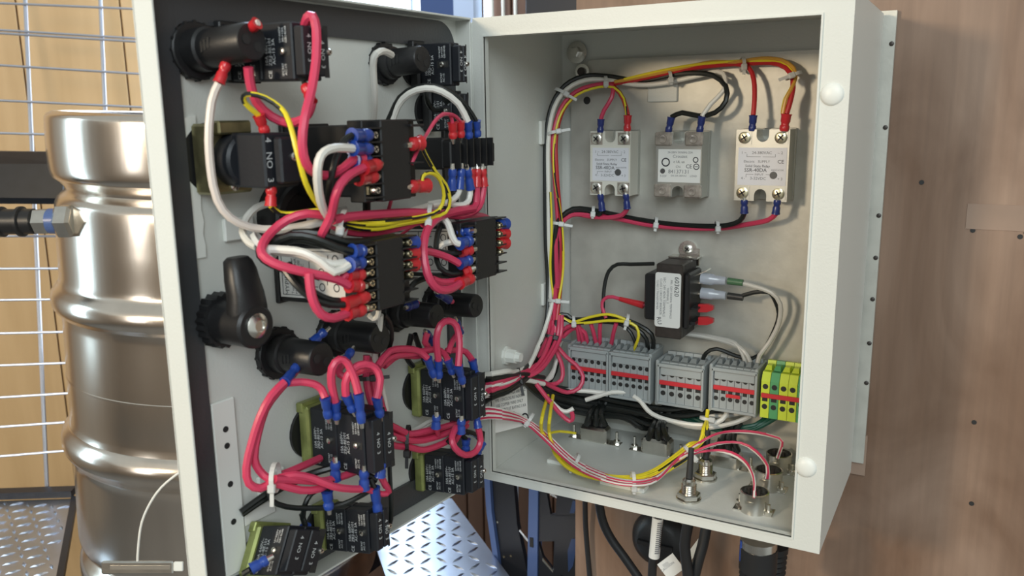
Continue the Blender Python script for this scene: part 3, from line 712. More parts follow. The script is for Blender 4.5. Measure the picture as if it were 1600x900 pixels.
# cam latch
f = dframe(318, 250, 0, .02)
la = empty('door_latch', f(0, -22, 0), 'black plastic quarter-turn door latch with chrome centre screw', 'latch')
gp = [((22 if i % 2 else 20) * math.cos(2 * math.pi * i / 44), (22 if i % 2 else 20) * math.sin(2 * math.pi * i / 44)) for i in range(44)]
obj('toothed_ring', MB().prism(f, gp, 0, 13), 'black_plastic', la)
obj('latch_hub', MB().lathe(f(0, 0, 0), NN, [(12, 18), (30, 17), (46, 17), (48, 15)], 28), 'black_plastic', la, smooth=True)
arm = MB(); AR = [((1, -12), 12, 26, 47), ((1, 0), 15, 26, 48), ((1, 12), 15.5, 26, 48), ((1, 24), 14, 26, 47), ((0, 34), 13, 25, 45), ((1, 42), 12, 23, 42), ((1, 48), 10.5, 22, 39), ((1, 51), 8, 25, 36)]
NSEG = 16; rings = []
for (cx_, cy_), hw, zl_, zh_ in AR:
    zc_, hz_ = (zl_ + zh_) / 2, (zh_ - zl_) / 2; ring = []
    for i in range(NSEG):
        a_ = 2 * math.pi * i / NSEG; cx2, sx2 = math.cos(a_), math.sin(a_)
        ring.append(f(cx_ + hw * math.copysign(abs(cx2) ** .7, cx2), cy_, zc_ + hz_ * math.copysign(abs(sx2) ** .7, sx2)))
    rings.append(ring)
arm.add([v for r_ in rings for v in r_], [(k * NSEG + i, k * NSEG + (i + 1) % NSEG, (k + 1) * NSEG + (i + 1) % NSEG, (k + 1) * NSEG + i) for k in range(len(AR) - 1) for i in range(NSEG)] + [tuple(range(NSEG)), tuple(range((len(AR) - 1) * NSEG, len(AR) * NSEG))])
obj('latch_arm', arm, 'black_plastic', la, smooth=True)
ax = f(0, 0, 1) - f(0, 0, 0)
obj('chrome_screw', MB().lathe(f(0, 0, 48), ax, [(0, 9.5), (1.5, 9.5), (3.5, 7), (4, 4.5), (2.5, 4), (2.5, 0.5)], 24), 'screw', la, smooth=True, label='domed chrome screw')
# black ring seat behind the loop of wire
f = dframe(238, 322, 0, .02)
e = empty('round_buzzer', f(0, -16, 0), 'flat black round buzzer behind the tied wire harness in the door middle', 'buzzer')
obj('buzzer_body', MB().lathe(f(0, 0, 0), NN, [(0, 34), (16, 34), (18, 30)], 32), 'black_plastic', e, smooth=True)
obj('buzzer_rim', MB().lathe(f(0, 0, 18), NN, [(0, 30), (2, 28), (2, 22), (0, 20)], 32), 'black_plastic', e, smooth=True)

# ------------------------------------------------------------------ SOLID STATE RELAYS ON THE MOUNTING PANEL
def ssr(x0, x1, z0, z1, c1, label, kind):
    w, h = x1 - x0, z1 - z0
    f = bframe((x0 + x1) / 2, (z0 + z1) / 2)
    e = empty('solid_state_relay', f(0, -h / 2, 0), label, 'relay', 'solid state relays on the mounting panel')
    obj('heatsink_base', MB().box(f, -w / 2 + 1, w / 2 + 1, -h / 2 - 1, h / 2 + 1, 0, 5, .6), 'ssr_metal', e)
    bm_ = {'white': 'ssr_white', 'cover': 'ssr_metal', 'metal': 'ssr_metal'}[kind]
    n = 9; nr = 6.5; nd = 13
    poly = [(-w / 2, -h / 2), (-nr, -h / 2)] + [(nr * math.cos(math.pi - math.pi * i / n), -h / 2 + nd - nr + nr * math.sin(math.pi * i / n)) for i in range(n + 1)] + [(nr, -h / 2), (w / 2, -h / 2), (w / 2, h / 2), (nr, h / 2)] + \
           [(nr * math.cos(math.pi * i / n), h / 2 - nd + nr - nr * math.sin(math.pi * i / n)) for i in range(n + 1)] + [(-nr, h / 2), (-w / 2, h / 2)]
    obj('case', MB().prism(f, poly, 5, c1), bm_, e)
    if kind == 'cover':
        for s in (-1, 1):
            y0, y1 = sorted((s * h / 2, s * (h / 2 - 15)))
            for x0_, x1_ in ((-w / 2 - 1, -nr - 1), (nr + 1, w / 2 + 1)):
                obj('clear_cover', MB().box(f, x0_, x1_, y0, y1, c1 - 4, c1 + 3, 1.5), 'clear_cover', e)
                cx = (x0_ + x1_) / 2; obj('cover_bump', MB().lathe(f(cx, (y0 + y1) / 2, c1 + 3), f(0, 0, 1) - f(0, 0, 0), [(0, 5), (1.5, 4.4), (1.6, 2.6), (.4, 2.4)], 14), 'clear_cover', e, smooth=True)
    else:
        for sx in (-1, 1):
            for sy in (-1, 1):
                cx, cy = sx * w * .34, sy * (h / 2 - 8.5)
                obj('terminal_well', MB().box(f, cx - 7.5, cx + 7.5, cy - 7, cy + 7, c1 + .02, c1 + .5), 'clear_cover' if kind == 'white' else 'ssr_metal', e)
                screw(f, cx, cy, c1 + .5, 6.4, e, 'screw_gold' if kind == 'metal' else 'screw', h=2.2)
    lh = h - 36
    obj('label_plate', MB().box(f, -w / 2 + 3, w / 2 - (2 if kind != 'cover' else 1), -lh / 2 - 1, lh / 2 - 1, c1, c1 + .4), 'ssr_label' if kind != 'cover' else 'paper', e)
    zt_ = c1 + .6
    if kind != 'cover':
        ln = MB()
        for s, yy in ((1, 9.2), (-1, -9.6)):
            ln.box(f, -16, -1 if s > 0 else -8, yy, yy + .4, zt_ - .1, zt_); ln.box(f, 1 if s > 0 else 5, 14 if s > 0 else 9, yy, yy + .4, zt_ - .1, zt_)
            ln.box(f, -16, -15.6, yy - (3 if s < 0 else 0), yy + (3 if s > 0 else 0), zt_ - .1, zt_)
            if s > 0: ln.box(f, 14, 14.4, yy, yy + 3, zt_ - .1, zt_)
        obj('printed_rule', ln, 'ink_soft', e)
        for s_, x, y, sz, mm in (('1 ~', -w / 2 + 9, 13.5, 4.2, 'ink_soft'), ('24-380VAC', 0, 13.5, 4.4, 'ink_soft'), ('~ 2', w / 2 - 9, 13.5, 4.2, 'ink_soft'),
                                 ('Electric   SUPPLY', -5, 4.2, 3.9, 'ink_soft'), ('CE', w / 2 - 8, 4.2, 5.6, 'ink'), ('Solid State Relay', -4, -0.6, 3.9, 'ink'),
                                 ('SSR-40DA', -6, -5.0, 5.6, 'ink'), ('INDICATOR', w / 2 - 11, -4.6, 2.4, 'ink_soft'), ('INPUT', -2, -9.6, 3.2, 'ink_soft'),
                                 ('4 -', -w / 2 + 9, -13.8, 4.0, 'ink_soft'), ('3-32VDC', -3, -13.8, 4.4, 'ink_soft'), ('+ 3', w / 2 - 8, -13.8, 4.0, 'ink_soft')):
            text('print', s_, f, x, y, zt_, sz, mm, e)
        obj('indicator_lamp', MB().lathe(f(w / 2 - 15, -10, c1 + .4), f(0, 0, 1) - f(0, 0, 0), [(0, 4), (1, 3.6)], 18), 'led', e, smooth=True, label='round grey indicator')
    else:
        for s_, x, y, sz, mm in (('24-280V 50/60Hz 25A', 2, 14, 3.2, 'ink_soft'), ('Crouzet', 2, 9.5, 5, 'ink_soft'), ('c UL us', 1, 3.5, 4.2, 'ink'), ('CN', 0, -2, 3.8, 'ink_soft'), ('CE', 12.5, -1.5, 6, 'ink'),
                                 ('84137131', 1, -7.5, 6.2, 'ink_soft'), ('3-32V', -17, -12.6, 3.2, 'ink_soft'), ('GN 25A 280VAC', 1, -12, 2.6, 'ink_soft'), ('LOAD', 18, -12, 3, 'ink_soft')):
            text('print', s_, f, x, y, zt_, sz, mm, e)
        rg = MB(); ringflat(rg, f, -14.5, 3, 3.6, 5, zt_); ringflat(rg, f, 21, -1.5, 2.6, 3.5, zt_); ringflat(rg, f, 20, 6, 2.2, 3.2, zt_); rg.box(f, 19, 23, -1.9, -1.2, zt_ - .1, zt_)
        obj('approval_mark', rg, 'ink', e, kind='stuff')
        obj('indicator_lamp', MB().lathe(f(-18, -7, c1 + .4), f(0, 0, 1) - f(0, 0, 0), [(0, 3), (.8, 2.6)], 16), 'led', e, smooth=True)
    return e
ssr(58, 108.5, 308.5, 383, 30, 'cream-cased solid state relay on the left of the three under the top wires', 'white')
ssr(140, 193, 309, 382, 32, 'solid state relay with clear glossy terminal covers, in the middle of the three', 'cover')
ssr(231, 287, 308.5, 384.5, 34, 'metal-framed solid state relay with big cross screws, right of the three', 'metal')
# ------------------------------------------------------------------ TRANSFORMER
f = bframe(167, 197, 0)
tr = empty('control_transformer', f(0, -50, 0), 'black control transformer with a white printed label, centre of the mounting panel', 'transformer')
obj('laminated_core', MB().box(f, -14, 17, -46, 40, 8, 60, 1.5), 'core', tr)
for i in range(9): obj('lamination_seam', MB().box(f, 16.8, 17.2, -45, 39, 12 + i * 5, 12.6 + i * 5), 'slot', tr)
obj('left_bobbin', MB().box(f, -30, -14, -28, 26, 12, 54, 2), 'black_plastic', tr)
obj('right_bobbin', MB().box(f, 17, 24, -34, 30, 10, 56, 2), 'black_plastic', tr)
obj('terminal_fin', MB().box(f, 24, 30, -30, -26, 20, 50), 'black_plastic', tr)
obj('terminal_fin', MB().box(f, 24, 32, -12, -10, 20, 50), 'black_plastic', tr)
obj('mounting_strap', MB().box(f, -14, 21, 40, 42, 0, 20, .5).box(f, -2, 18, 30, 50, 0, 2, .5), 'nickel', tr)
obj('strap_ear', MB().lathe(f(4, 48, 0), (0, -1, 0), [(0, 11), (2.4, 11)], 20), 'nickel', tr, smooth=True)
screw(f, 4, 49, 2.4, 5.5, tr, 'screw')
lp_ = rrect(-14.5, 15.5, -33, 30, 3, 4); obj('data_label', MB().prism(f, lp_, 60, 60.5), 'paper', tr)
for i, (s_, sz, mm) in enumerate((('603620', 7.6, 'ink'), ('PRI: 120V 50/60Hz TERMINALS', 3.4, 'ink_soft'), ('TERMINAL 5', 3.4, 'ink_soft'), ('SEC: 24V 40VA TERMINALS', 3.9, 'ink_soft'), ('CLASS 2 CIRCUIT BREAKER', 3.5, 'ink_soft'), ('CLASS 2 TRANSFORMER', 3.2, 'ink_soft'))):
    text('print', s_, f, (10.6, 4.4, 0.4, -3.6, -7.6, -11.6)[i], (15, 0, 4, 2, 2, 4)[i], 60.7, sz, mm, tr, rot=-math.pi / 2)
text('approval_mark', 'RU', f, -9, -26, 60.7, 7, 'ink', tr, rot=-math.pi / 2 + .2)
for z, x in ((17, 26), (4.5, 26)): obj('spade_tab', MB().box(f, 22, 34, z - 1, z + 1, 30, 38), 'screw', tr)
obj('bent_tab', MB().hexa([f(22, 24, 20), f(24, 24, 20), f(38, 31, 20), f(37, 32, 20), f(22, 24, 38), f(24, 24, 38), f(38, 31, 38), f(37, 32, 38)]), 'screw', tr)

# ------------------------------------------------------------------ TERMINAL BLOCKS ON A RAIL
rail = obj('terminal_rail', MB().box(WORLD, 26, 330, YB - 9, YB, 78, 112, 1), 'nickel', label='metal DIN rail carrying the terminal blocks', cat='rail')
def bank(x0, x1, z0, z1, groups, label, frames=True, mats=None, slope=-.00, cb=50):
    """bank of terminals; groups = list of pole counts"""
    n = sum(groups); f = bframe(x0, 0, 0); e = empty('terminal_bank', f((x1 - x0) / 2, z0, 8), label, 'terminal block', 'terminal banks on the rail')
    wt = (x1 - x0 - 4 * len(groups)) / n; x = 2; zm = (z0 + z1) / 2; k = 0
    for gi_, gcount in enumerate(groups):
        xs = x
        for i in range(gcount):
            mm = 'din' if not mats else mats[k % len(mats)]
            # profile of one terminal: stepped housing
            prof = [(z0 - 4, 9), (z1 + 8, 9), (z1 + 10, 20), (z1 + 3, 22), (z1 + 3, cb - 6), (z1 - 6, cb), (z0, cb), (z0 - 6, 20)]
            mb = MB(); m__ = len(prof)
            mb.add([f(x + .25, z, c) for z, c in prof] + [f(x + wt - .25, z, c) for z, c in prof], [tuple(range(m__)), tuple(range(2 * m__ - 1, m__ - 1, -1))] + [(a, (a + 1) % m__, m__ + (a + 1) % m__, m__ + a) for a in range(m__)])
            tb = obj('terminal', mb, mm, e)
            for zz in (zm - 11, zm + 12):
                obj('test_hole', MB().cyl(f(x + wt / 2, zz, cb + .05), f(x + wt / 2, zz, cb + .35), min(3.0, wt * .32), n=12), 'slot', tb)
            obj('bridge_slot', MB().box(f, x + wt * .2, x + wt * .8, zm - 5, zm - .5, cb, cb + .3), 'slot', tb)
            obj('funnel', MB().hexa([f(x + 1, z1 + 4, 24), f(x + wt - 1, z1 + 4, 24), f(x + wt - 1, z1 + 4, 40), f(x + 1, z1 + 4, 40), f(x + 2.2, z1 + 8, 26), f(x + wt - 2.2, z1 + 8, 26), f(x + wt - 2.2, z1 + 8, 34), f(x + 2.2, z1 + 8, 34)]), 'din_dark' if not mats else mm, tb)
            x += wt; k += 1
        xe = x
        obj('bridge_bar', MB().box(f, xs + 1, xe - 1, zm - .5, zm + 4.6, cb, cb + 2.4, .4), 'red_strip', e, label='red jumper bar')
        if frames:
            fm_ = MB()
            fm_.box(f, xs - 1, xe + 1, z1 - 1, z1 + 3, cb - 2, cb + 4, .5); fm_.box(f, xs - 1, xe + 1, zm + 19, zm + 21, cb - 2, cb + 2, .3) if False else None
            fm_.box(f, xs - 1.6, xs + 1, z0, z1 + 2, cb - 2, cb + 4, .5); fm_.box(f, xe - 1, xe + 1.6, z0, z1 + 2, cb - 2, cb + 4, .5)
            fm_.box(f, xs - 1, xe + 1, z0 - 3, z0, cb - 2, cb + 3, .5)
            obj('marker_frame', fm_, 'din', e)
            obj('marker_strip', MB().box(f, xs + 2, xe - 2, z1 - 10.5, z1 - 1.5, cb, cb + 1.8, .4), 'din', e)
        x += 4
    for xx in (0, x1 - x0 - 2): obj('end_stop', MB().box(f, xx - 2.5, xx + 1.5, z0 - 5, z1 + 6, 8, cb + 1, 1), 'din', e) if frames else None
    return e
bank(40, 147, 70, 121, [6, 6], 'long grey terminal bank with two red jumper bars, at the left end of the rail')
bank(154, 210, 71, 115, [5], 'grey terminal bank with one red jumper bar, in the middle of the rail')
bb = bank(217.5, 270, 74, 119, [6], 'grey terminal bank with a doubled red jumper bar, beside the green terminals')
f = bframe(217.5, 0, 0); obj('bridge_bar', MB().box(f, 18, 34, 89, 93, 52.4, 54, .3), 'red_strip', bb)
bank(271, 333, 71, 119, [6], 'green and yellow earth terminal bank at the right end of the rail', frames=False, mats=['yellow_term', 'green_term', 'yellow_term', 'yellow_term', 'green_term'])

# ------------------------------------------------------------------ CONNECTORS ON THE ENCLOSURE FLOOR
def outlet(px, py, w, d, h, label):
    p = pF(px, py, 2); f = frame(p, (1, 0, 0), (0, 1, 0), (0, 0, 1))
    e = empty('inlet_connector', p, label, 'connector', 'metal can connectors on the enclosure floor')
    obj('metal_can', MB().box(f, -w / 2, w / 2, -d / 2, d / 2, 0, h, 3), 'nickel', e, smooth=False)
    obj('can_opening', MB().box(f, -w / 2 + 3, w / 2 - 3, -d / 2 + 3, d / 2 - 3, h, h + .4), 'slot', e)
    obj('flange_plate', MB().box(f, -w / 2 - 16, w / 2 + 16, -7, 7, 0, 1.2, .3), 'nickel', e)
    for s in (-1, 1):
        obj('stud', MB().cyl(f(s * (w / 2 + 11), 0, 1), f(s * (w / 2 + 11), 0, 16), 1.8, n=10), 'screw', e, smooth=True)
        obj('nut', MB().lathe(f(s * (w / 2 + 11), 0, 1.2), (0, 0, 1), [(0, 4.4), (4, 4.4)], 6), 'screw', e)
    for i, x in enumerate((-8, 0, 8)):
        obj('spade_boot', MB().cyl(f(x, 0, h), f(x + 1, 2, h + 14), 4.2, 3.2, 10), 'sl_black', e, smooth=True)
    return e
outlet(930, 688, 36, 20, 20, 'metal can connector with black leads, leftmost on the enclosure floor')
outlet(1027, 708, 36, 20, 20, 'metal can connector with black leads, middle one on the enclosure floor')
outlet(1133, 728, 36, 20, 18, 'metal can connector at the back right, partly behind the threaded glands')
def gland(px, py, label, h=24):
    p = pF(px, py, 2)
    e = empty('threaded_jack', p, label, 'connector', 'threaded jacks on the enclosure floor')
    obj('washer', MB().lathe(p, (0, 0, 1), [(0, 13), (2, 13)], 24), 'nickel', e, smooth=True)
    obj('hex_nut', MB().lathe(p, (0, 0, 1), [(2, 11), (3, 12.5), (7, 12.5), (8, 11)], 6), 'nickel', e)
    pr = [(8, 8)]
    for i in range(5): pr += [(9 + i * 2, 8), (10 + i * 2, 7)]
    obj('threaded_barrel', MB().lathe(p, (0, 0, 1), pr + [(h - 2, 7), (h, 5)], 20), 'nickel', e, smooth=True)
    obj('insulated_tail', MB().cyl(p + ZZ * h, p + ZZ * (h + 32) + Vector((0, 4, 0)), 3.8, 3.0, 12), 'sl_black', e, smooth=True)
gland(1076, 780, 'nickel threaded jack nearest the front on the enclosure floor')
gland(1102, 748, 'nickel threaded jack just behind the front one')
def xlr(px, py, label):
    p = pF(px, py, 2); e = empty('round_socket', p, label, 'socket', 'round metal sockets on the enclosure floor')
    obj('flange_plate', MB().box(frame(p, (1, 0, 0), (0, 1, 0), (0, 0, 1)), -20, 20, -9, 9, 0, 1.4, .4), 'nickel', e)
    obj('socket_shell', MB().lathe(p, (0, 0, 1), [(0, 14.5), (21, 14.5), (21.5, 13), (12, 12.6), (12, .5)], 30), 'nickel', e, smooth=True)
    obj('insulator', MB().cyl(p + ZZ * 12.2, p + ZZ * 14, 12.2, n=24), 'slot', e)
    for i, (x, y) in enumerate(((-5, -3), (5, -3), (0, 5))): obj('solder_pin', MB().cyl(p + Vector((x, y, 14)), p + Vector((x, y, 25)), 1.7, n=8), 'core' if i < 2 else 'screw', e)
    for s in (-1, 1):
        obj('stud', MB().cyl(p + Vector((s * 16, -6 * s, 1)), p + Vector((s * 16, -6 * s, 12)), 1.8, n=10), 'screw', e, smooth=True)
        obj('nut', MB().lathe(p + Vector((s * 16, -6 * s, 1)), (0, 0, 1), [(0, 3.8), (4, 4.2)], 6), 'screw', e)
    obj('key_window', MB().box(frame(p + Vector((-2, -14.6, 13)), (1, 0, 0), (0, 0, 1), (0, -1, 0)), -4, 4, -1.6, 1.6, 0, .4), 'screw', e)
xlr(1178, 797, 'round metal socket nearest the front right corner of the floor')
xlr(1200, 762, 'round metal socket in the middle of the row of three')
xlr(1216, 735, 'round metal socket at the back of the row of three')
p = pF(880, 722, 2)
obj('tie_mount', MB().box(frame(p, (1, 0, 0), (0, 1, 0), ZZ), -16, 16, -12, 12, 0, 5, 1), 'white_plastic', label='white adhesive tie mount at the left of the enclosure floor', cat='tie mount', group='adhesive tie mounts')
p = pF(975, 760, 2)
obj('tie_mount', MB().box(frame(p, (1, 0, 0), (0, 1, 0), ZZ), -26, 26, -8, 8, 0, 5, 1), 'white_plastic', label='white adhesive tie mount under the arched yellow and pink wires', cat='tie mount', group='adhesive tie mounts')
p = pD(398, 376, 3)
obj('tie_mount', MB().box(dframe(292, 318), -14, 14, -9, 9, 0, 4, 1), 'white_plastic', label='white adhesive tie mount on the door left of the labelled controller', cat='tie mount', group='adhesive tie mounts')
obj('tie_mount', MB().box(dframe(214, 322, 20), -24, 22, -5, 5, 0, 4, 1), 'tie', label='pale tie mount strip above the labelled controller', cat='tie mount', group='adhesive tie mounts')
obj('tie_mount', MB().box(dframe(279, 98), -14, 14, -10, 10, 0, 4, 1), 'white_plastic', label='white adhesive tie mount on the door behind the lower pink harness', cat='tie mount', group='adhesive tie mounts')
obj('tie_mount', MB().box(dframe(292, 76), -16, 16, -6, 6, 0, 1.5, .4), 'paper', label='pale adhesive pad on the door left of the shadowed switch', cat='tie mount', group='adhesive tie mounts')

# ------------------------------------------------------------------ WIRES
def parse(s, sp, dc=0.0):
    out = []; 
    for tok in s.split():
        if tok[0] in 'DBFY': sp = tok[0]; tok = tok[1:]
        v = [float(q) for q in tok.split(',')]
        if sp == 'D': out.append(pD(v[0], v[1], v[2] + dc))
        elif sp == 'B': out.append(pB(v[0], v[1], v[2] + dc))
        elif sp == 'F': out.append(pF(v[0], v[1], v[2] + dc))
    return out
SLM = {'b': 'sl_blue', 'n': 'sl_navy', 'r': 'sl_red', 'g': 'sl_green', 'k': 'sl_black', 'c': 'sl_clear'}
def sleeve(p0, p1, m, root, r=3.9, lug=5.0):
    d = (p1 - p0); L = d.length; d.normalize()
    s = obj('crimp_sleeve', MB().lathe(p0, d, [(0, r * .86), (L * .12, r), (L * .3, r), (L * .36, r * .84), (L * .48, r * .84), (L * .55, r), (L * .86, r * 1.02), (L, r * 1.16)], 14), SLM[m], root, smooth=True)
    if lug:
        mb = MB().cyl(p0 - d * lug, p0 + d * .5, r * .42, r * .6, 8)
        obj('lug', mb, 'screw', s, smooth=True)
GR = {'D': 'wires on the door', 'B': 'wires in the enclosure', 'F': 'wires over the enclosure floor'}
def wire(color, r, label, pts, sp='D', start=None, end=None, striped=None, dc=0, slr=4.0, lug=5.0):
    P = parse(pts, sp, dc); Q = list(P)
    if start: Q = Q[1:]
    if end: Q = Q[:-1]
    if len(Q) < 2: Q = [P[0], P[1]] + Q
    S = spline(Q)
    mats = ['wire_' + color] + (['wire_' + striped] if striped else [])
    mb = MB().tube(S, r, 8, stripe=4 if striped else 0)
    root = obj('wire', mb, mats, None, label=label, cat='wire', group=GR[sp], smooth=True)
    if start: sleeve(P[0], P[1], start, root, slr, lug)
    if end: sleeve(P[-1], P[-2], end, root, slr, lug)
    return root
def bundle(color, r, label, pts, sp, n, spread, striped=None, seed=1, **k):
    """n loosely parallel wires, each an object of its own"""
    rd = random.Random(seed); base = parse(pts, sp); names = ['outermost', 'second', 'third', 'fourth', 'fifth', 'sixth', 'seventh', 'eighth']
    for i in range(n):
        a = 2 * math.pi * i / n; P = []
        for j, p in enumerate(base):
            a2 = a + j * .5; q = spread * (.6 + .5 * rd.random())
            e1 = RR * math.cos(a2) * q * .5 + UU * math.sin(a2) * q
            P.append(p + e1 - WW * math.cos(a2) * q * .7)
        mats = ['wire_' + color] + (['wire_' + striped] if striped else [])
        obj('wire', MB().tube(spline(P), r, 8, stripe=4 if striped else 0), mats, None, label=names[i] + ' strand of the ' + label, cat='wire', group=label, smooth=True)

# --- door, upper part
wire('cream', 3.1, 'long cream wire hanging from the large top pilot lamp down to the harness', '354,98,42 342,130,40 331,158,36 326,220,34 333,290,34 348,328,36 374,349,40 410,358,46 455,356,60 500,347,78 540,343,84', 'D', start='r')
wire('pink', 3.4, 'pink wire curving from the large top lamp under the contact block beside it', '388,105,60 391,130,58 401,160,58 424,182,62 450,192,72 474,186,84 484,172,90 487,160,92 477,134,84', 'D', end='r')
wire('pink', 3.4, 'long pink loop from the top contact block down to the upper left controller', '476,40,84 480,28,90 488,25,94 494,45,96 494,90,100 487,140,104 476,185,108 472,225,108 478,255,108 492,270,106 515,274,104 538,262,106 554,248,108 570,247,110', 'D')
wire('cream', 2.4, 'short stub wire with red lug at the tip of the large top pilot lamp', '385,50,60 402,36,70 404,35,71', 'D', start='r')
wire('yellow', 2.0, 'yellow wire looping above the selector switch and falling into the harness', '415,208,62 404,180,62 394,172,62 382,160,62 381,150,64 392,147,68 415,153,74 440,170,84 452,192,96 465,240,104 478,287,104 497,320,96 518,338,92 540,348,90', 'D', start='r', striped='black')
wire('yellow', 2.0, 'yellow wire from the underside of the selector switch to the harness', '424,292,66 423,322,66 437,333,66 460,334,72 495,329,84 515,334,90 535,346,92', 'D', start='r', striped='black')
wire('white', 3.1, 'white wire over the small top lamp dropping behind the upper left controller', '612,86,40 600,80,44 588,84,46 583,100,40 585,150,30 583,192,14', 'D')
wire('white', 3.1, 'white arch from behind the upper left controller to the timer relay', '733,216,82 731,190,84 716,162,80 690,143,72 665,138,60 640,146,44 622,165,30 612,192,22', 'D', start='b')
wire('black', 2.1, 'outer black arch beside the white one above the timer relay', '746,213,82 744,189,84 727,163,82 705,144,76 678,134,64 650,136,48 624,152,32 605,190,20', 'D', start='b')
wire('black', 2.1, 'inner black arch beside the white one above the timer relay', '738,214,80 738,189,82 722,164,80 700,146,74 676,138,62 650,140,46 627,156,30 610,190,18', 'D')
wire('pink', 1.6, 'thin pink wire from the red lug of the timer relay to the upper controller', '708,216,82 707,192,84 704,181,84 692,178,86 678,192,90 664,215,98 650,240,104 643,257,104', 'D', start='r')
wire('pink', 1.6, 'thin pink and white wire from the second red lug of the timer relay', '720,214,82 719,190,84 712,182,86 700,178,88 684,184,92 668,208,98 655,230,104', 'D', start='r', striped='white')
wire('black', 2.4, 'black wire curling below the hinge-corner contact block', '665,143,40 668,160,40 678,172,36 690,172,34', 'D')
wire('black', 6.5, 'thick black cable rising behind the lugs of the timer relay', '705,232,30 706,200,30 704,165,32 700,150,34', 'D')
# upper left controller
wire('black', 2.6, 'black wire from the top blue lug of the upper left controller', '577,211,108 550,212,112 538,220,112 524,250,110 515,290,106 514,330,98', 'D', start='b', slr=5)
wire('white', 3.2, 'white wire bending down from the second blue lug of the upper left controller', '577,233,108 551,232,114 525,231,116 507,237,116 498,252,116 496,280,112 501,315,104 512,338,96 530,350,92', 'D', start='b', slr=5)
wire('pink', 3.3, 'pink wire from the bright red lug of the upper left controller into the harness', '591,257,110 568,262,114 548,272,116 532,288,116 523,310,112 518,335,104 508,356,98 500,372,92', 'D', start='r', slr=5.0)
wire('pink', 3.3, 'short pink tail behind the third blue lug of the upper left controller', '576,250,104 553,250,108 540,260,106 528,270,104', 'D', start='b', slr=5.0)
wire('black', 2.6, 'black wire from the lower red lug of the upper left controller', '586,276,108 560,279,110 540,284,108 525,298,104 517,325,100 520,345,94', 'D', start='r', slr=5.0)
wire('yellow', 1.7, 'yellow wire from the upper red lug at the right of the upper left controller', '641,226,108 657,223,108 664,240,108 680,268,106 696,288,104 703,312,102 696,332,98 670,341,96 610,352,92 560,358,90 528,349,88', 'D', start='r', striped='black', slr=5.5)
wire('yellow', 1.7, 'yellow wire from the lower red lug at the right of the upper left controller', '640,292,106 667,290,106 659,281,108 664,272,108 676,271,108 688,282,106 694,305,104 686,328,100 660,338,98 600,346,94 545,348,90', 'D', start='r', striped='black', slr=5.5)
# harness between the controllers
wire('pink', 3.6, 'thick pink wire along the top of the tied harness between the controllers', '520,344,96 545,339,96 590,335,94 640,332,94 690,334,92 720,328,88 740,326,86', 'D')
wire('yellow', 1.8, 'yellow wire in the harness, sagging lowest', '530,348,92 555,356,92 590,358,92 630,350,92 670,344,94', 'D', striped='black')
wire('yellow', 1.8, 'yellow wire in the harness, second from below', '528,345,94 560,350,94 600,350,94 645,341,94 680,336,96', 'D', striped='black')
wire('white', 2.8, 'white wire in the harness from the blue lugs below the timer relay', '721,264,84 718,296,84 713,307,84 700,316,84 670,322,84 640,330,84 605,340,86 570,346,86', 'D', start='b')
wire('white', 2.8, 'white wire curling left from the third blue lug below the timer relay', '730,264,86 735,295,84 733,312,84 724,320,84 708,320,82 690,316,80 668,320,78', 'D', start='b')
wire('black', 2.6, 'black wire from the first blue lug below the timer relay', '707,264,84 706,297,82 712,310,80 706,325,78 690,330,78', 'D', start='b')
wire('black', 2.6, 'black wire from the dark red lug below the timer relay', '736,264,82 738,292,82 742,310,80 733,322,78 712,330,76', 'D', start='r')
wire('pink', 3.2, 'pink wire from the red lug below the timer relay turning left into the harness', '746,264,84 745,292,84 744,318,84 732,329,86 705,334,88 670,338,88', 'D', start='r')
wire('pink', 3.2, 'pink wire from the rightmost red lug below the timer relay', '754,264,84 756,291,84 752,315,84 742,330,84 720,338,84 690,336,86 660,350,88', 'D', start='r')
wire('pink', 3.3, 'pink wire passing under the harness near the hinge, sloping right', '700,332,70 730,336,60 755,338,52 768,346,46', 'D')
wire('pink', 3.4, 'pink wire under the harness ties between the two controllers', '520,352,86 545,362,84 580,364,84 620,356,86 655,346,88', 'D')
wire('pink', 1.3, 'thin pink and white pair slanting behind the harness', '660,346,70 640,357,70 620,372,66 612,378,64', 'D', striped='white')
wire('pink', 1.6, 'thin pink wire hanging below the upper left controller', '612,310,60 608,325,60 602,345,56', 'D')
wire('black', 3.4, 'black wire stub dropping below the upper left controller', '573,310,60 573,330,56', 'D')
# big loops left
wire('pink', 3.4, 'pink loop swinging left round the cable tie and down to a red lug', '510,338,90 480,334,84 450,343,76 425,362,72 410,382,76 410,398,80 428,411,88 455,420,96 490,428,104 525,436,110 545,446,112 565,447,112', 'D', end='r', slr=5.0)
wire('pink', 3.4, 'pink branch dropping in front of the printed label to the lowest red lug', '483,428,106 485,450,108 490,472,110 502,491,112 520,497,114 542,490,112 567,484,110', 'D', end='r', slr=5.0)
wire('white', 3.0, 'white loop at the left of the harness rising behind the tie', '420,318,24 400,325,24 384,342,26 379,362,32 388,378,42 402,386,56', 'D')
wire('white', 3.1, 'white wire across the printed label to the second blue lug', '415,389,74 450,391,88 475,395,98 500,408,106 522,425,112 545,414,114 566,410,110', 'D', end='b', slr=5.2)
wire('white', 3.1, 'second white wire across the label just under the first', '417,392,70 455,395,84 478,400,94 500,407,102 520,413,108 540,410,110 566,406,108', 'D')
wire('white', 3.0, 'white wire running level from the loop to the harness', '428,361,56 460,356,66 500,348,80 525,342,86', 'D')
wire('black', 2.9, 'topmost black wire over the labelled controller to a blue lug', '402,388,62 425,380,72 455,368,84 490,372,96 525,386,106 550,393,110 568,392,110', 'D', end='b', slr=5.2)
wire('black', 2.9, 'second black wire over the labelled controller', '404,392,60 430,385,70 460,374,82 495,380,94 530,390,104 556,396,108', 'D')
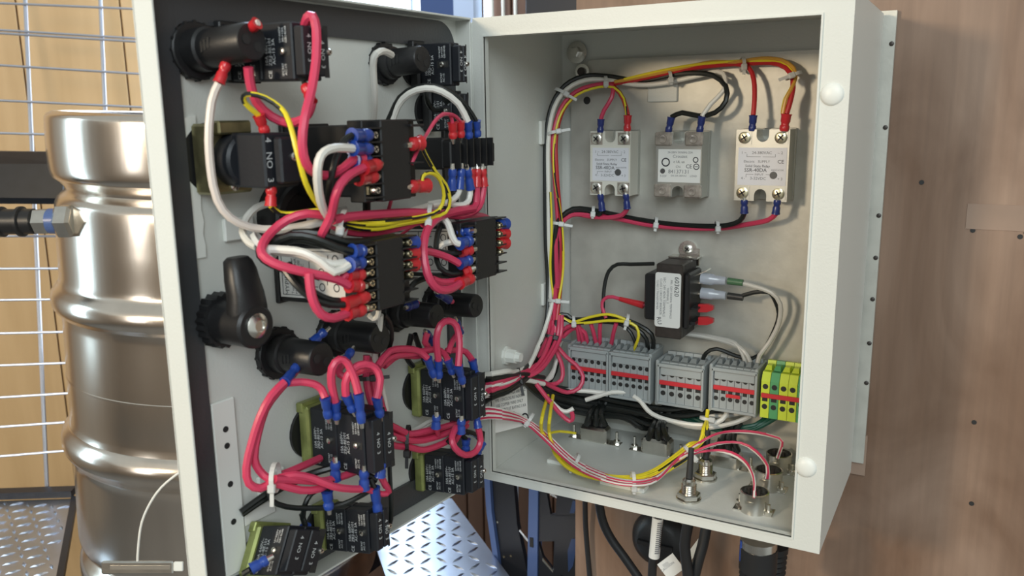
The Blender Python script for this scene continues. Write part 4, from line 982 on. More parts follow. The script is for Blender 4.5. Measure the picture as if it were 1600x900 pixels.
wire('black', 2.9, 'third black wire over the labelled controller, bowing upward', '425,384,66 460,364,78 500,366,92 540,378,102 575,376,100 615,370,96', 'D')
wire('black', 2.9, 'black wire crossing above the label toward the right', '430,388,64 465,370,80 505,376,92 545,384,100 570,382,100', 'D')
wire('black', 2.6, 'black wire behind the pink loop at the left of the label', '405,385,60 406,400,62 420,412,68 450,424,80 480,428,92 500,434,98', 'D')
wire('black', 2.6, 'black wire sagging across the label to the third red lug', '440,415,80 460,442,92 485,465,102 515,476,108 538,476,112 573,463,110', 'D', end='r', slr=5.0)
wire('black', 2.6, 'black wire sagging across the label beside its twin', '450,412,78 470,438,90 492,458,100 520,470,106 545,471,108', 'D')
wire('pink', 3.0, 'pink stub ending at the upper red lug of the labelled controller', '556,444,104 540,437,108 536,431,110 542,430,111 566,429,110', 'D', end='r', slr=5.0)
for i, (m, y, lb_) in enumerate((('b', 379, 'short pale blue-sleeved lug at the upper right of the labelled controller'), ('r', 396, 'upper short red-sleeved lug at the right of the labelled controller'), ('r', 413, 'lower short red-sleeved lug at the right of the labelled controller'))):
    wire('white', 1.6, lb_, '631,%d,106 648,%d,104 655,%d,96' % (y, y, y), 'D', start=m, slr=5.4, lug=5)
for i, (m, y, lb_) in enumerate((('b', 350, 'short blue-sleeved lug at the right edge of the lower right controller'), ('r', 365, 'upper short red-sleeved lug at the right edge of the lower right controller'), ('r', 380, 'lower short red-sleeved lug at the right edge of the lower right controller'))):
    wire('white', 1.6, lb_, '779,%d,100 790,%d,98 794,%d,92' % (y, y, y), 'D', start=m, slr=5.2, lug=5)
# lower right controller
wire('white', 3.0, 'white wire dropping from the harness to the second lug of the right controller', '691,338,90 700,350,94 706,368,98 712,379,102 718,381,104 735,376,104', 'D', end='b', slr=5.2)
wire('white', 3.0, 'white wire curving up to the lugs of the right controller', '684,391,80 692,382,84 705,378,92 718,376,96', 'D')
wire('black', 2.4, 'black wire loop in front of the right controller label', '690,350,86 684,365,86 681,395,88 687,418,92 705,428,98 722,426,100 735,421,104', 'D', end='r', slr=5.0)
wire('pink', 3.3, 'pink wire from the left controller lugs to the fourth lug of the right one', '650,391,100 675,394,96 700,402,98 718,412,102 735,406,104', 'D', end='b', slr=5.0)
wire('black', 2.2, 'black wire beside the pink one, ending at a red lug', '652,388,98 680,391,94 705,396,98 720,394,100 737,390,104', 'D', end='r', slr=5.0)
wire('pink', 3.6, 'large pink loop hanging from the harness to the lowest lug of the right controller', '740,326,86 710,331,90 685,340,94 668,358,98 662,385,102 664,412,106 672,438,110 686,452,112 703,452,112 718,443,108 737,435,106', 'D', end='r', slr=5.0)
wire('pink', 3.2, 'pink wire just above the bottom of the large loop', '676,436,96 690,441,98 708,440,100 720,437,100', 'D')
wire('white', 2.8, 'short white wire under the first lug of the right controller', '700,340,60 712,352,80 720,362,92 736,361,104', 'D', end='b', slr=5.0)
wire('black', 2.8, 'black wire under the right controller heading to the lamps', '632,462,60 648,442,64 675,432,66 705,430,64', 'D')
# --- row of lamps
wire('pink', 3.4, 'pink wire from the left lamp falling in a long outer loop', '466,570,38 445,597,46 424,618,44 407,650,40 394,690,36 385,730,34 389,755,36 407,763,40 428,752,44 440,746,46', 'D', start='b')
wire('pink', 3.4, 'pink wire from the left lamp falling in a long inner loop', '468,572,36 447,597,44 432,614,42 414,640,38 402,680,36 397,715,34 405,735,36 420,748,42 436,750,46', 'D')
wire('pink', 3.2, 'pink wire from the left lamp across to the first lug of the olive switch', '446,599,44 470,597,50 490,600,56 502,608,60 508,622,64 513,652,62', 'D', end='b')
wire('pink', 3.0, 'short pink wire behind the left lamp with blue sleeve', '508,517,44 488,535,40 482,540,36', 'D', start='b')
wire('pink', 3.2, 'pink wire curling from the second lamp over the olive switch', '549,548,46 536,569,50 529,580,54 536,588,58 555,583,64 570,577,70 585,577,72', 'D', start='b')
wire('pink', 3.4, 'tall pink loop over the olive switch between its second and fourth lugs', '526,654,64 524,628,66 518,600,66 519,575,68 530,562,70 543,568,74 554,592,80 560,615,84 565,660,84', 'D', start='b', end='b')
wire('pink', 3.4, 'pink loop joining the third and fifth lugs of the olive switch', '552,642,76 541,618,74 540,598,74 550,577,76 570,569,80 586,575,84 594,592,88 589,622,88 594,650,86', 'D', start='b', end='b')
wire('pink', 3.2, 'pink wire descending behind the olive switch, left strand', '573,555,40 572,590,40 577,620,40 586,645,40', 'D')
wire('pink', 3.2, 'pink wire descending behind the olive switch, middle strand', '580,558,36 580,590,36 586,620,36 592,645,36', 'D')
wire('pink', 3.2, 'pink wire descending behind the olive switch, right strand', '586,565,32 588,600,32 594,625,32 600,645,32', 'D')
wire('white', 3.0, 'white wire dropping between the lamps below the labelled controller', '594,492,60 592,520,54 586,552,44 590,580,36 600,620,30 604,645,28', 'D')
wire('black', 2.1, 'thin black wire curving down beside the white one between the lamps', '600,492,60 610,505,56 612,530,50 604,552,44 590,572,38', 'D')
wire('black', 2.8, 'black wire slanting down between the lamps', '598,494,50 594,530,46 588,560,40 578,580,36', 'D')
wire('white', 2.2, 'short white hook under the labelled controller', '592,484,90 590,494,88 583,498,84 576,492,82', 'D')
wire('black', 2.8, 'black wire under the third lamp crossing down to the right', '643,522,26 638,545,24 636,560,22 645,572,20', 'D')
wire('black', 2.8, 'black wire under the third lamp crossing down steeply', '648,522,24 656,545,22 665,568,20', 'D')
wire('pink', 3.2, 'uppermost pink wire sweeping from the bundle to the hinge-side olive switch', '590,572,56 608,549,54 635,545,54 655,549,54 668,560,58 678,588,58', 'D', end='b')
wire('pink', 3.2, 'second pink wire sweeping from the bundle to the hinge-side olive switch', '588,576,52 612,557,50 645,552,50 680,546,52 694,553,58 700,563,66 707,583,66', 'D', end='b')
wire('pink', 3.2, 'third pink wire sweeping toward the hinge, under the others', '600,572,46 622,556,44 655,556,44 670,546,44 664,535,44 668,520,46', 'D')
wire('pink', 3.2, 'pink wire reaching the last lug of the hinge-side olive switch', '698,548,50 715,547,52 728,550,56 738,563,66 745,590,68', 'D', end='b')
wire('pink', 3.4, 'pink hoop standing over the hinge-side olive switch', '686,590,60 685,563,62 682,530,64 688,508,66 701,501,68 713,509,72 718,535,76 716,572,78 723,598,76', 'D', start='b', end='b')
wire('pink', 3.0, 'pink wire inside the hoop slanting up to the last lamp', '700,552,56 706,535,54 716,520,50 720,512,48', 'D')
for s_, e_, lb_ in (('636,480,50', '648,475,46', 'blue-sleeved lug on the near side of the third lamp'), ('666,520,44', '676,535,40', 'blue-sleeved lug hanging under the third lamp'),
                    ('684,458,48', '701,468,46', 'blue-sleeved lug on top of the lamp nearest the hinge'), ('713,502,50', '718,520,48', 'blue-sleeved lug under the lamp nearest the hinge')):
    a_, b2 = parse(s_, 'D')[0], parse(e_, 'D')[0]; c2 = b2 + (b2 - a_) * .35
    root = obj('wire', MB().tube([b2, b2.lerp(c2, .5), c2], 2.6, 8), 'wire_pink', None, label=lb_, cat='wire', group=GR['D'], smooth=True); sleeve(a_, b2, 'n', root, 4.2)
# --- below the olive switch
for q, lb_ in ((('524,722,58', '524,750,56', '520,760,52', 'pink'), 'blue-sleeved lug under the olive switch, leftmost'), (('569,735,76', '569,764,74', '560,764,66', 'pink'), 'blue-sleeved lug under the olive switch, middle'),
               (('597,722,84', '594,744,82', '600,756,78', 'pink'), 'blue-sleeved lug under the olive switch, right one'), (('514,795,60', '511,768,60', '516,756,58', 'black'), 'blue-sleeved lug rising from the shadowed switch'),
               (('591,802,74', '585,762,74', '580,752,72', 'black'), 'long blue-sleeved lug at the top right of the shadowed switch'), (('478,838,30', '477,822,32', '473,808,30', 'black'), 'blue-sleeved lug left of the shadowed switch'),
               (('418,874,56', '392,889,50', '384,894,46', 'black'), 'blue-sleeved lug on the tilted lowest switch'), (('682,650,58', '681,668,56', '684,676,52', 'pink'), 'blue-sleeved lug under the hinge-side switch, leftmost'),
               (('721,656,68', '720,676,66', '714,686,60', 'pink'), 'blue-sleeved lug under the hinge-side switch, middle'), (('728,704,60', '728,686,60', '720,678,58', 'black'), 'blue-sleeved lug on top of the lowest hinge-side switch'),
               (('744,712,66', '753,692,64', '754,680,60', 'black'), 'tilted blue-sleeved lug at the top right of the lowest hinge-side switch'), (('436,826,0', '436,825,0', '0', ''), None)):
    if lb_ is None: continue
    P = [parse(x, 'D')[0] for x in q[:3]]
    root = obj('wire', MB().tube(spline(P[1:] + [P[2] + (P[2] - P[1]) * .4]), 2.4, 8), 'wire_' + q[3], None, label=lb_, cat='wire', group=GR['D'], smooth=True); sleeve(P[0], P[1], 'b', root, 4.4)
wire('pink', 3.3, 'pink wire from the lower tie rising right behind the olive switch', '442,741,40 462,733,40 482,724,36 500,716,32', 'D')
wire('pink', 3.3, 'pink wire from the lower tie weaving right to the middle lug', '436,747,46 460,742,52 490,748,60 520,760,68 548,764,72 566,764,74', 'D')
wire('pink', 3.3, 'pink wire from the lower tie sagging below the others', '418,752,44 440,758,48 470,766,54 498,764,58 516,752,58', 'D')
wire('pink', 3.3, 'pink wire from the lower tie crossing upward to the right', '430,748,48 465,750,52 500,752,56 530,746,56 552,738,56 560,732,56', 'D')
wire('pink', 2.6, 'pink wire bent in a triangle right of the olive switch', '595,742,80 602,756,80 608,768,78 598,772,76 584,768,74 564,762,72', 'D')
wire('black', 2.6, 'upper black wire running down left to the perforated strip', '470,744,18 440,757,16 415,772,12 395,786,8 376,800,5', 'D')
wire('black', 2.6, 'lower black wire running down left to the perforated strip', '470,750,14 442,762,12 418,777,10 398,790,7 378,804,4', 'D')
wire('black', 2.3, 'black wire sweeping in a wide curve across the shadowed switch', '420,766,16 424,782,20 448,792,28 480,794,38 520,792,50 550,782,60 582,764,72', 'D')
wire('black', 2.3, 'black wire rising from the left lug to the olive switch', '473,812,30 476,790,32 486,772,34 500,764,36', 'D')
wire('black', 3.2, 'thick black wire behind the lower lugs of the olive switch', '476,744,26 510,733,40 540,728,50 562,738,58 590,750,70', 'D')
wire('black', 2.0, 'thin black wire hanging straight down beside the olive switch', '608,708,70 609,740,72 611,780,74 611,812,72 606,826,70', 'D')
# --- bundle running to the hinge
for i, (c_, r_, y, lb_) in enumerate((('pink', 3.2, 0, 'uppermost'), ('pink', 3.2, 5, 'second'), ('black', 2.6, 10, 'third'), ('pink', 3.2, 14, 'fourth'), ('white', 2.6, 20, 'fifth'), ('black', 2.6, 24, 'sixth'), ('pink', 3.2, 29, 'seventh'), ('pink', 3.0, 10, 'eighth'))):
    yy = lambda x, y0: '%d,%d,%d' % (x, y0, 46 - i % 3 * 6)
    wire(c_, r_, lb_ + ' ' + c_ + ' wire of the tied bundle between the two olive switches', ' '.join([yy(600, 660 + y * 1.1), yy(618, 668 + y), yy(640, 678 + y * .75), yy(662, 674 + y), yy(690, 668 + y * .9), yy(714, 660 + y * .7), yy(730, 650 + y * .5)]), 'D')
for i in range(2):
    wire('white', 2.4, ['upper', 'lower'][i] + ' white wire rising from the bundle behind the hinge-side olive switch', '640,%d,30 655,%d,26 672,%d,22 690,%d,20' % (676 + i * 4, 668 + i * 4, 658 + i * 4, 652 + i * 4), 'D')
wire('pink', 3.3, 'pink ring hanging below the hinge-side olive switch', '744,648,72 747,668,74 751,688,74 743,706,74 726,711,74 711,700,72 706,684,68 712,668,62', 'D', start='b')
wire('black', 3.0, 'black wire arching over the lugs of the lowest hinge-side switch', '700,692,50 712,680,56 728,675,60 744,680,62 752,690,62', 'D')
# --- crossing the hinge into the box
cr = [('white', 2.9, '744,598,40 757,587,30 B785,580,172 808,581,150 B840,566,90'), ('black', 2.8, '742,602,36 760,592,26 B790,587,168 812,583,146 B838,560,96'),
      ('pink', 2.6, '742,622,40 756,612,30 B786,594,168 812,586,146 B845,566,94'), ('pink', 2.6, '742,628,36 758,616,28 B790,602,164 816,588,142 B842,572,100'),
      ('black', 2.8, '742,632,34 760,622,24 B790,606,160 818,590,140 B848,575,100'), ('white', 2.6, '744,638,30 764,622,20 B795,606,156 818,594,140 B850,600,104'),
      ('black', 2.8, '744,642,28 766,628,18 B798,612,152 822,592,136 B846,560,90'), ('black', 2.6, '744,610,44 758,598,32 B784,588,172 812,584,148 B850,590,104')]
nm = ['topmost', 'second', 'third', 'fourth', 'fifth', 'sixth', 'seventh', 'eighth']
cr += [('pink', 2.8, '742,606,40 758,602,30 B786,592,172 810,584,150 B842,568,92'), ('white', 2.8, '742,625,36 760,606,26 B790,597,166 815,589,142 B840,585,110')]
nm += ['ninth', 'tenth', 'eleventh', 'twelfth', 'thirteenth', 'fourteenth']
def over_lip(p_):
    tk = p_.split(); y1 = float(tk[1].split(',')[1]); k = [q for q in range(len(tk)) if tk[q][0] == 'B'][0]; y2 = float(tk[k].split(',')[1])
    return ' '.join([tk[0], '757,%.1f,34' % y1, 'B768,%.1f,209 780,%.1f,196 793,%.1f,182' % (y1 * .6 + y2 * .4, y1 * .3 + y2 * .7, y2)] + ['B' + tk[k + 1]] + tk[k + 2:])
for i, (c_, r_, p_) in enumerate(cr):
    p_ = over_lip(p_); wire(c_, r_ + .2, nm[i] + ' ' + c_ + ' wire of the bundle crossing the hinge beside the white wall plug', p_, 'D')
# pink/white thin bundle sweeping over the floor
for i in range(6):
    dx, dy = (i % 2) * 1.5, i * 2.6 - 6.5
    hz = 14 + (i % 3) * 3
    pts = 'D742,%.1f,34 B762,%.1f,212 784,%.1f,196 803,%.1f,168 822,%.1f,142 ' % (648 + dy * 1.4, 645 + dy * 1.3, 647 + dy * 1.1, 651 + dy * .9, 658 + dy * .6)
    pts += 'F850,%.1f,40 880,%.1f,24 908,%.1f,%d 948,%.1f,%d 988,%.1f,%d 1025,%.1f,%d ' % (680 + dy, 709 + dy, 730 + dy * .9, hz, 747 + dy * .8, hz, 754 + dy * .7, hz, 747 + dy * .7, hz)
    tails = ['1060,724,26 1092,706,40 1130,706,46 1160,720,44 1176,744,40 1180,775,26', '1060,720,28 1090,707,42 1132,704,48 1162,718,46 1178,746,40 1178,778,26',
             '1055,722,26 1085,706,44 1120,694,52 1155,692,52 1180,706,48 1198,728,42 1197,748,30', '1058,718,28 1088,704,46 1122,692,54 1158,692,54 1182,705,50 1200,728,44 1200,748,30',
             '1060,716,30 1100,688,56 1130,676,60 1170,676,60 1205,682,56 1221,690,52 1214,715,30', '1062,714,32 1102,686,58 1132,675,62 1172,674,62 1207,681,58 1223,690,54 1216,716,30']
    t_ = tails[i]
    wire('pink' if i % 2 else 'white', 1.35, nm[i] + (' pink' if i % 2 else ' white') + ' strand of the thin twisted pairs sweeping over the floor to the round sockets', pts + t_, 'F', striped='white' if i % 2 else 'pink')
def yel(i, dy):
    st_ = 'B%d,618,96 F%d,652,66 %d,675,44 866,%.1f,28' % (856 + i * 8, 847 + i * 12, 847 + i * 11, 703 + dy * .6) if i < 2 else 'F%d,694,24 868,%.1f,20' % (858 + i, 706 + dy * .6)
    return st_ + ' 890,%.1f,14 930,%.1f,14 985,%.1f,14 1020,%.1f,16 1052,%.1f,24 1078,%.1f,36 %.1f,690,46 %.1f,670,58 B1104,655,58 1106,640,50' % (728 + dy * .6, 744 + dy * .4, 749 + dy * .5, 742 + dy * .8, 722 + dy, 703 + dy * 1.2, 1094 + i * 1.6, 1099 + i * 1.5)
for i in range(5):
    dy = i * 4 - 8
    pts = yel(i, dy)
    wire('yellow', 2.1, nm[i] + ' yellow wire of the arch rising from the floor to the grey terminals', pts, 'F', striped='black' if i % 2 == 0 else None)
wire('yellow', 1.7, 'yellow wire lying across the floor to the first metal can', 'F858,677,22 875,674,20 900,677,20', 'F')
wire('white', 2.6, 'white wire drooping to a bend over the floor at the left', 'B860,626,112 875,640,108 886,643,104 896,638,100', 'B')
wire('pink', 2.8, 'pink wire drooping lowest over the floor in a sharp hook', 'B838,600,120 855,622,116 875,646,110 890,658,106 895,652,104 893,644,102', 'B')

# --- harness along the left wall of the box
wire('black', 2.9, 'black wire up the left wall and over to the clear-covered relay', 'B818,590,138 840,545,86 857,495,52 858,440,46 854,380,46 852,300,46 853,215,44 862,165,40 882,134,34 912,119,26 950,119,18 1000,126,12 1050,117,12 1085,114,14 1115,118,18 1134,135,22 1134,158,26 1117,176,28 1092,181,28 1066,176,30 1049,183,30 1044,207,30', 'B', end='n')
wire('white', 2.7, 'white wire up the left wall and over to the clear-covered relay', 'B822,590,132 838,548,92 856,500,56 861,440,50 858,380,50 857,300,50 857,218,48 866,168,44 886,139,38 915,125,30 948,125,22 990,132,16 1030,131,12 1080,121,12 1122,112,14 1133,122,18 1130,142,22 1110,163,26 1097,182,30 1093,207,30', 'B', end='n')
wire('pink', 2.6, 'red wire up the left wall to the first terminal of the cream relay', 'B866,520,60 873,470,44 874,400,42 871,340,42 866,270,44 864,215,44 876,170,38 900,143,32 935,132,26 956,134,24 956,152,28 944,172,30 939,186,30 938,207,30', 'B', end='n')
wire('red', 2.6, 'red wire ending in the red lug of the cream relay', 'B870,500,56 877,430,42 876,350,42 870,270,44 869,215,42 880,172,36 904,145,30 938,134,24 960,137,22 974,155,26 981,180,30 980,205,30', 'B', end='r', slr=4.4)
wire('yellow', 1.5, 'yellow wire ending in the red lug of the cream relay', 'B873,470,52 880,420,44 878,350,44 866,270,48 867,215,46 878,175,40 902,148,34 936,136,28 960,137,26 975,154,28 979,180,32', 'B', striped='black')
wire('red', 2.6, 'red wire running across the panel top to the left lug of the metal relay', 'B940,131,22 980,128,16 1020,119,12 1070,110,10 1110,103,10 1150,100,12 1170,106,16 1178,125,22 1179,155,28 1177,180,32 1175,205,32', 'B', end='n')
wire('red', 2.7, 'red wire running across the panel top to the right lug of the metal relay', 'B940,134,24 985,126,18 1030,117,14 1080,107,12 1130,101,12 1170,99,12 1205,98,14 1228,106,18 1239,125,24 1237,150,30 1229,178,34 1225,205,34', 'B', end='r', slr=5)
wire('orange', 2.0, 'orange-yellow wire along the panel top to the right lug of the metal relay', 'B960,128,24 1000,121,18 1060,108,14 1110,97,12 1150,97,14 1190,91,14 1222,94,16 1240,106,20 1243,122,24 1236,140,30 1228,155,32 1223,178,34', 'B')
wire('yellow', 1.6, 'yellow wire along the panel top beside the orange one', 'B975,124,22 1030,111,16 1080,102,14 1130,97,14 1180,95,14 1220,98,16 1238,112,20 1240,130,26 1226,155,30 1222,178,32', 'B')
# lower side of relays
wire('black', 2.7, 'black wire from the lower left lug of the cream relay down the harness', 'B938,303,30 941,329,28 936,335,26 920,330,24 897,329,28 880,338,36 872,352,42 871,400,46 868,450,48 862,500,54', 'B', start='n')
wire('pink', 2.9, 'pink wire from the lower right lug of the cream relay down the harness', 'B978,303,30 980,326,28 972,336,24 950,340,22 920,338,24 895,334,28 880,343,36 874,358,42 872,400,44 868,450,50 866,500,56', 'B', start='n')
wire('black', 2.8, 'long black wire from the metal relay back to the harness', 'B1163,312,34 1163,333,32 1156,345,26 1135,352,20 1100,353,14 1050,350,12 1000,343,14 960,335,18 920,327,24 895,326,30 878,338,38 870,352,46 865,400,50 866,450,50', 'B', start='n')
wire('pink', 2.9, 'long pink wire from the metal relay back to the harness', 'B1215,312,34 1212,334,32 1200,344,26 1165,351,18 1120,357,12 1060,356,10 1010,351,12 960,341,18 920,336,24 893,336,30 878,348,38 869,365,46 869,400,50 871,450,50', 'B', start='n')
wire('pink', 2.6, 'pink wire of the left harness bowing furthest right', 'B876,352,40 868,372,42 872,420,44 874,460,46 868,500,52 850,555,90 820,592,138', 'B')
wire('yellow', 1.6, 'yellow wire in the left harness above the black tie', 'B860,300,52 862,360,52 860,420,52 866,470,52 868,492,50', 'B', striped='black')
wire('black', 2.8, 'black wire in the left harness nearest the wall', 'B852,300,48 853,380,48 856,440,48 854,500,60 836,555,98 812,595,142', 'B')
wire('white', 2.6, 'white wire slanting down from the harness to the hinge bundle', 'B864,470,54 856,500,62 842,540,86 825,575,124 808,600,148', 'B')
# yellow and black arc to the terminals
wire('yellow', 1.8, 'upper yellow arc over the left terminal bank', 'B868,488,50 893,503,46 920,496,44 950,491,44 972,497,42 985,503,40', 'B', striped='black')
wire('yellow', 1.8, 'lower yellow arc over the left terminal bank bending down into a terminal', 'B871,490,52 891,504,48 913,505,48 951,501,46 978,503,44 994,510,42 998,525,42 993,540,38 989,551,30', 'B', striped='black')
wire('black', 2.7, 'black arc over the left terminal bank, outermost', 'B872,492,46 886,492,42 900,500,40 945,494,38 975,499,38 1000,509,38 1018,522,38 1021,540,34 1017,552,28', 'B')
wire('black', 2.7, 'black arc over the left terminal bank, second', 'B874,496,44 890,499,40 940,499,38 972,503,36 995,514,36 1010,530,34 1012,552,28', 'B')
wire('black', 2.2, 'black arc over the left terminal bank, innermost', 'B880,500,40 940,503,36 970,507,34 986,520,34 994,540,32 998,552,26', 'B')
for i, (a, b, c, lb_) in enumerate(((903, 912, 916, 'first'), (900, 906, 911, 'second'), (923, 932, 936, 'third'), (938, 937, 930, 'fourth'), (963, 955, 952, 'fifth'))):
    wire('pink', 2.6, lb_ + ' short pink wire dropping from the arc into the left terminal bank', 'B%d,505,42 %d,518,40 %d,538,32 %d,548,26' % (a, (a + b) // 2, b, c), 'B')
wire('pink', 2.3, 'pink wire from the red boot of the transformer down to the arc', 'B1008,477,34 980,471,36 958,464,36 944,467,38 941,480,40 947,497,42', 'B')
p0, p1 = parse('B1006,477,34 968,467,36', 'B'); r_ = obj('lug_boot', MB().cyl(p0, p1, 4.6, 2.8, 12), 'sl_red', None, label='long red lug boot entering the left side of the transformer', cat='boot', smooth=True)
wire('black', 2.3, 'black wire leaving the upper left of the transformer down to the arc', 'B1022,412,30 985,413,30 965,413,32 951,424,34 944,450,36 942,490,40', 'B')
wire('grey', 2.5, 'upper grey wire from under the transformer to the third terminal bank', 'B1060,520,20 1090,523,18 1125,529,20 1148,536,26 1160,552,30 1166,570,26', 'B')
wire('grey', 2.5, 'lower grey wire from under the transformer to the third terminal bank', 'B1065,521,22 1100,526,20 1130,533,22 1154,542,28 1168,556,32 1174,572,26', 'B')
wire('grey', 2.6, 'grey-white wire from the green-sleeved lug curving down to the terminals', 'B1162,443,34 1180,448,36 1205,457,36 1219,475,34 1217,505,30 1202,535,30 1187,555,32 1183,574,26', 'B')
wire('black', 2.4, 'black wire from the lower clear lug of the transformer down to the terminals', 'B1160,462,34 1178,457,34 1197,456,34 1207,462,30 1217,490,20 1208,520,14 1192,548,16 1175,560,20 1150,556,26 1120,545,32 1103,552,34 1097,566,28', 'B')
for y, m, lb_ in ((439, 'g', 'clear spade connector with green sleeve on the transformer'), (462, 'k', 'clear spade connector with dark sleeve on the transformer')):
    a_, b_2, c_2, d_2 = parse('B%d,%d,34 %d,%d,34 %d,%d,34 %d,%d,34' % (1096, y - 4, 1115, y - 2, 1137, y, 1161, y + 3), 'B')
    r_ = obj('spade_connector', MB().lathe(a_, b_2 - a_, [(0, 6.6), (13, 6.6), (15, 5.4), (28, 4.6)], 14), 'sl_clear', None, label=lb_, cat='connector', smooth=True)
    obj('end_sleeve', MB().cyl(c_2, d_2, 4, 3.8, 12), 'sl_' + ('green' if m == 'g' else 'black'), r_, smooth=True)
for y, lb_ in ((481, 'upper red insulated spade lug at the right of the transformer'), (501, 'lower red insulated spade lug at the right of the transformer')):
    a_, b_2 = parse('B%d,%d,36 %d,%d,36' % (1092, y, 1115, y), 'B'); L_ = (b_2 - a_).length
    f = frame(a_, (b_2 - a_).normalized(), ZZ, Vector((0, -1, 0)))
    obj('spade_lug', MB().prism(f, [(0, -4.6), (L_ * .6, -4.6), (L_, -2.2), (L_, 2.2), (L_ * .6, 4.6), (0, 4.6)], -3, 3), 'sl_red', None, label=lb_, cat='lug')
# loops left of the terminals
wire('pink', 2.7, 'inner pink loop below the black tie left of the terminals', 'B858,500,58 859,529,60 872,555,62 879,575,66 877,594,72 860,601,84 838,592,110 820,588,134', 'B')
wire('pink', 2.7, 'outer pink loop below the black tie beside the terminals', 'B864,500,56 864,529,58 884,557,56 900,570,54 911,588,54 905,606,60 886,613,68 862,604,86 838,590,114', 'B')
for i in range(5):
    wire('pink' if i != 2 else 'black', 2.6, nm[i] + ' strand fanning from the black tie down to the hinge bundle', 'B%d,492,54 %d,525,60 %d,555,84 %d,580,118 812,592,142' % (862 + i * 4, 856 + i * 5, 842 + i * 5, 826 + i * 4), 'B')
wire('pink', 2.7, 'pink wire leaving the tie to the right behind the first terminal', 'B868,530,50 880,515,46 895,508,44 905,512,40', 'B')
wire('pink', 2.7, 'second pink wire leaving the tie toward the terminals', 'B872,535,48 886,520,42 900,512,40 914,520,38 918,542,30', 'B')
wire('black', 2.6, 'black wire arcing left of the terminal bank end', 'B890,515,30 876,530,34 872,552,40 868,580,56 850,610,84', 'B')
wire('white', 2.3, 'white wire arcing left of the terminal bank end', 'B892,516,34 880,528,38 872,548,44 866,575,60 852,598,88', 'B')
wire('white', 2.2, 'thin white wire behind the pink loops', 'B876,548,52 868,570,58 862,590,74 850,596,90', 'B')
# thick black bundle under the terminals
bt = [(0, 0, 40), (5, 3, 36), (-4, 6, 44), (3, 10, 40), (-2, 14, 46), (6, 17, 38), (0, 21, 44), (4, -5, 34), (2, 24, 40), (-3, -2, 48), (5, 12, 48), (0, 18, 34), (-5, 27, 46), (3, 2, 30)]
ends = [(1110, 626), (1090, 628), (1060, 632), (1075, 640), (1130, 640), (1045, 630), (1032, 660), (1140, 638), (1000, 664), (1100, 632), (1085, 645), (1050, 655), (1015, 668), (1120, 634)]
for i, (dx, dy, c_) in enumerate(bt):
    ex, ey = ends[i]
    pts = 'B812,590,144 832,%d,118 855,%d,90 890,%d,%d 930,%d,%d 975,%d,%d %d,%d,%d %d,%d,30' % (597 + dy * .5, 606 + dy * .8, 614 + dy, c_ + 16, 622 + dy, c_ + 4, 632 + dy * .8, c_, (975 + ex) // 2 + 8, (634 + dy * .8 + ey) / 2 + 8, c_, ex, ey)
    wire('black', 3.0, nm[i] + ' black wire of the thick bundle under the terminal banks', pts, 'B')
for i, (p_, lb_) in enumerate((('B850,607,88 880,610,66 915,611,56 945,614,50 965,612,44 1000,616,36', 'white wire along the top of the black bundle'), ('B915,625,60 935,619,56 955,613,52 985,613,46', 'short white wire crossing the black bundle'),
                               ('B990,619,50 1002,628,52 1012,641,54 1030,652,56 1070,662,56 1105,664,56 1128,656,52 1137,643,40', 'white wire slanting down then curving up to the third bank'),
                               ('B1040,655,50 1075,666,52 1110,668,54 1150,660,50 1172,650,40', 'grey-white wire under the third terminal bank'))):
    wire('white' if i < 3 else 'grey', 2.8, lb_, p_, 'B')
wire('grey', 2.5, 'grey wire behind the yellow arch under the terminals', 'B1080,640,30 1105,648,34 1135,650,34 1160,645,30', 'B')
for i in range(3):
    wire('green', 2.6, ['upper', 'middle', 'lower'][i] + ' dark green earth wire under the yellow and green terminals', 'B%d,%d,26 1105,%d,34 1140,%d,40 1180,%d,36 %d,%d,24' % (1075 - i * 8, 640 + i * 5, 658 + i * 5, 668 + i * 4, 664 + i * 3, 1198 + i * 12, 650 - i), 'B')
# leads down to cans
for k, (cx, cy) in enumerate(((930, 660), (1027, 682), (1137, 700))):
    for i, dx in enumerate((-14, 2, 16)):
        wire('black', 3.4, ['left', 'middle', 'right'][i] + ' black lead into the ' + ['first', 'second', 'third'][k] + ' metal can on the floor', 'F%d,%d,36 %d,%d,50 B%d,%d,50 %d,%d,44' % (cx + dx, cy + 4, cx + dx * .6, cy - 12, cx + dx * .5 + (4 if k else 6), cy - 26, cx + dx * 1.0 + 4, cy - 40), 'B')
# --- cable ties
def tie(px, py, c, sp, R, ang, label, color='tie', tail=14, squash=1.0):
    """ring around a bundle whose image direction is ang degrees; head and tail"""
    o = parse('%f,%f,%f' % (px, py, c), sp)[0]; a = math.radians(ang)
    t = (RR * math.cos(a) + UU * math.sin(a)); e1 = (-RR * math.sin(a) + UU * math.cos(a)); e2 = -WW
    e = MB(); n = 20; vs = []
    for i in range(n):
        b = 2 * math.pi * i / n; p = o + e1 * math.cos(b) * R + e2 * math.sin(b) * R * squash; nn_ = (e1 * math.cos(b) + e2 * math.sin(b))
        for dt, dn in ((-1.8, 0), (1.8, 0), (1.8, 1), (-1.8, 1)): vs.append(p + t * dt + nn_ * dn)
    fs = []
    for i in range(n):
        j = (i + 1) % n
        for q in range(4): fs.append((i * 4 + q, i * 4 + (q + 1) % 4, j * 4 + (q + 1) % 4, j * 4 + q))
    e.add(vs, fs)
    r = obj('cable_tie', e, color, None, label=label, cat='cable tie', group='cable ties')
    hd = frame(o - e1 * R * .6 + e2 * R * .8, t, e1, e2)
    obj('tie_head', MB().box(hd, -3, 3, -3.4, 3.4, -1.5, 3.5, .8), color, r)
    if tail: obj('tie_tail', MB().box(hd, -1.6, 1.6, -tail, -3, 0, 1), color, r)
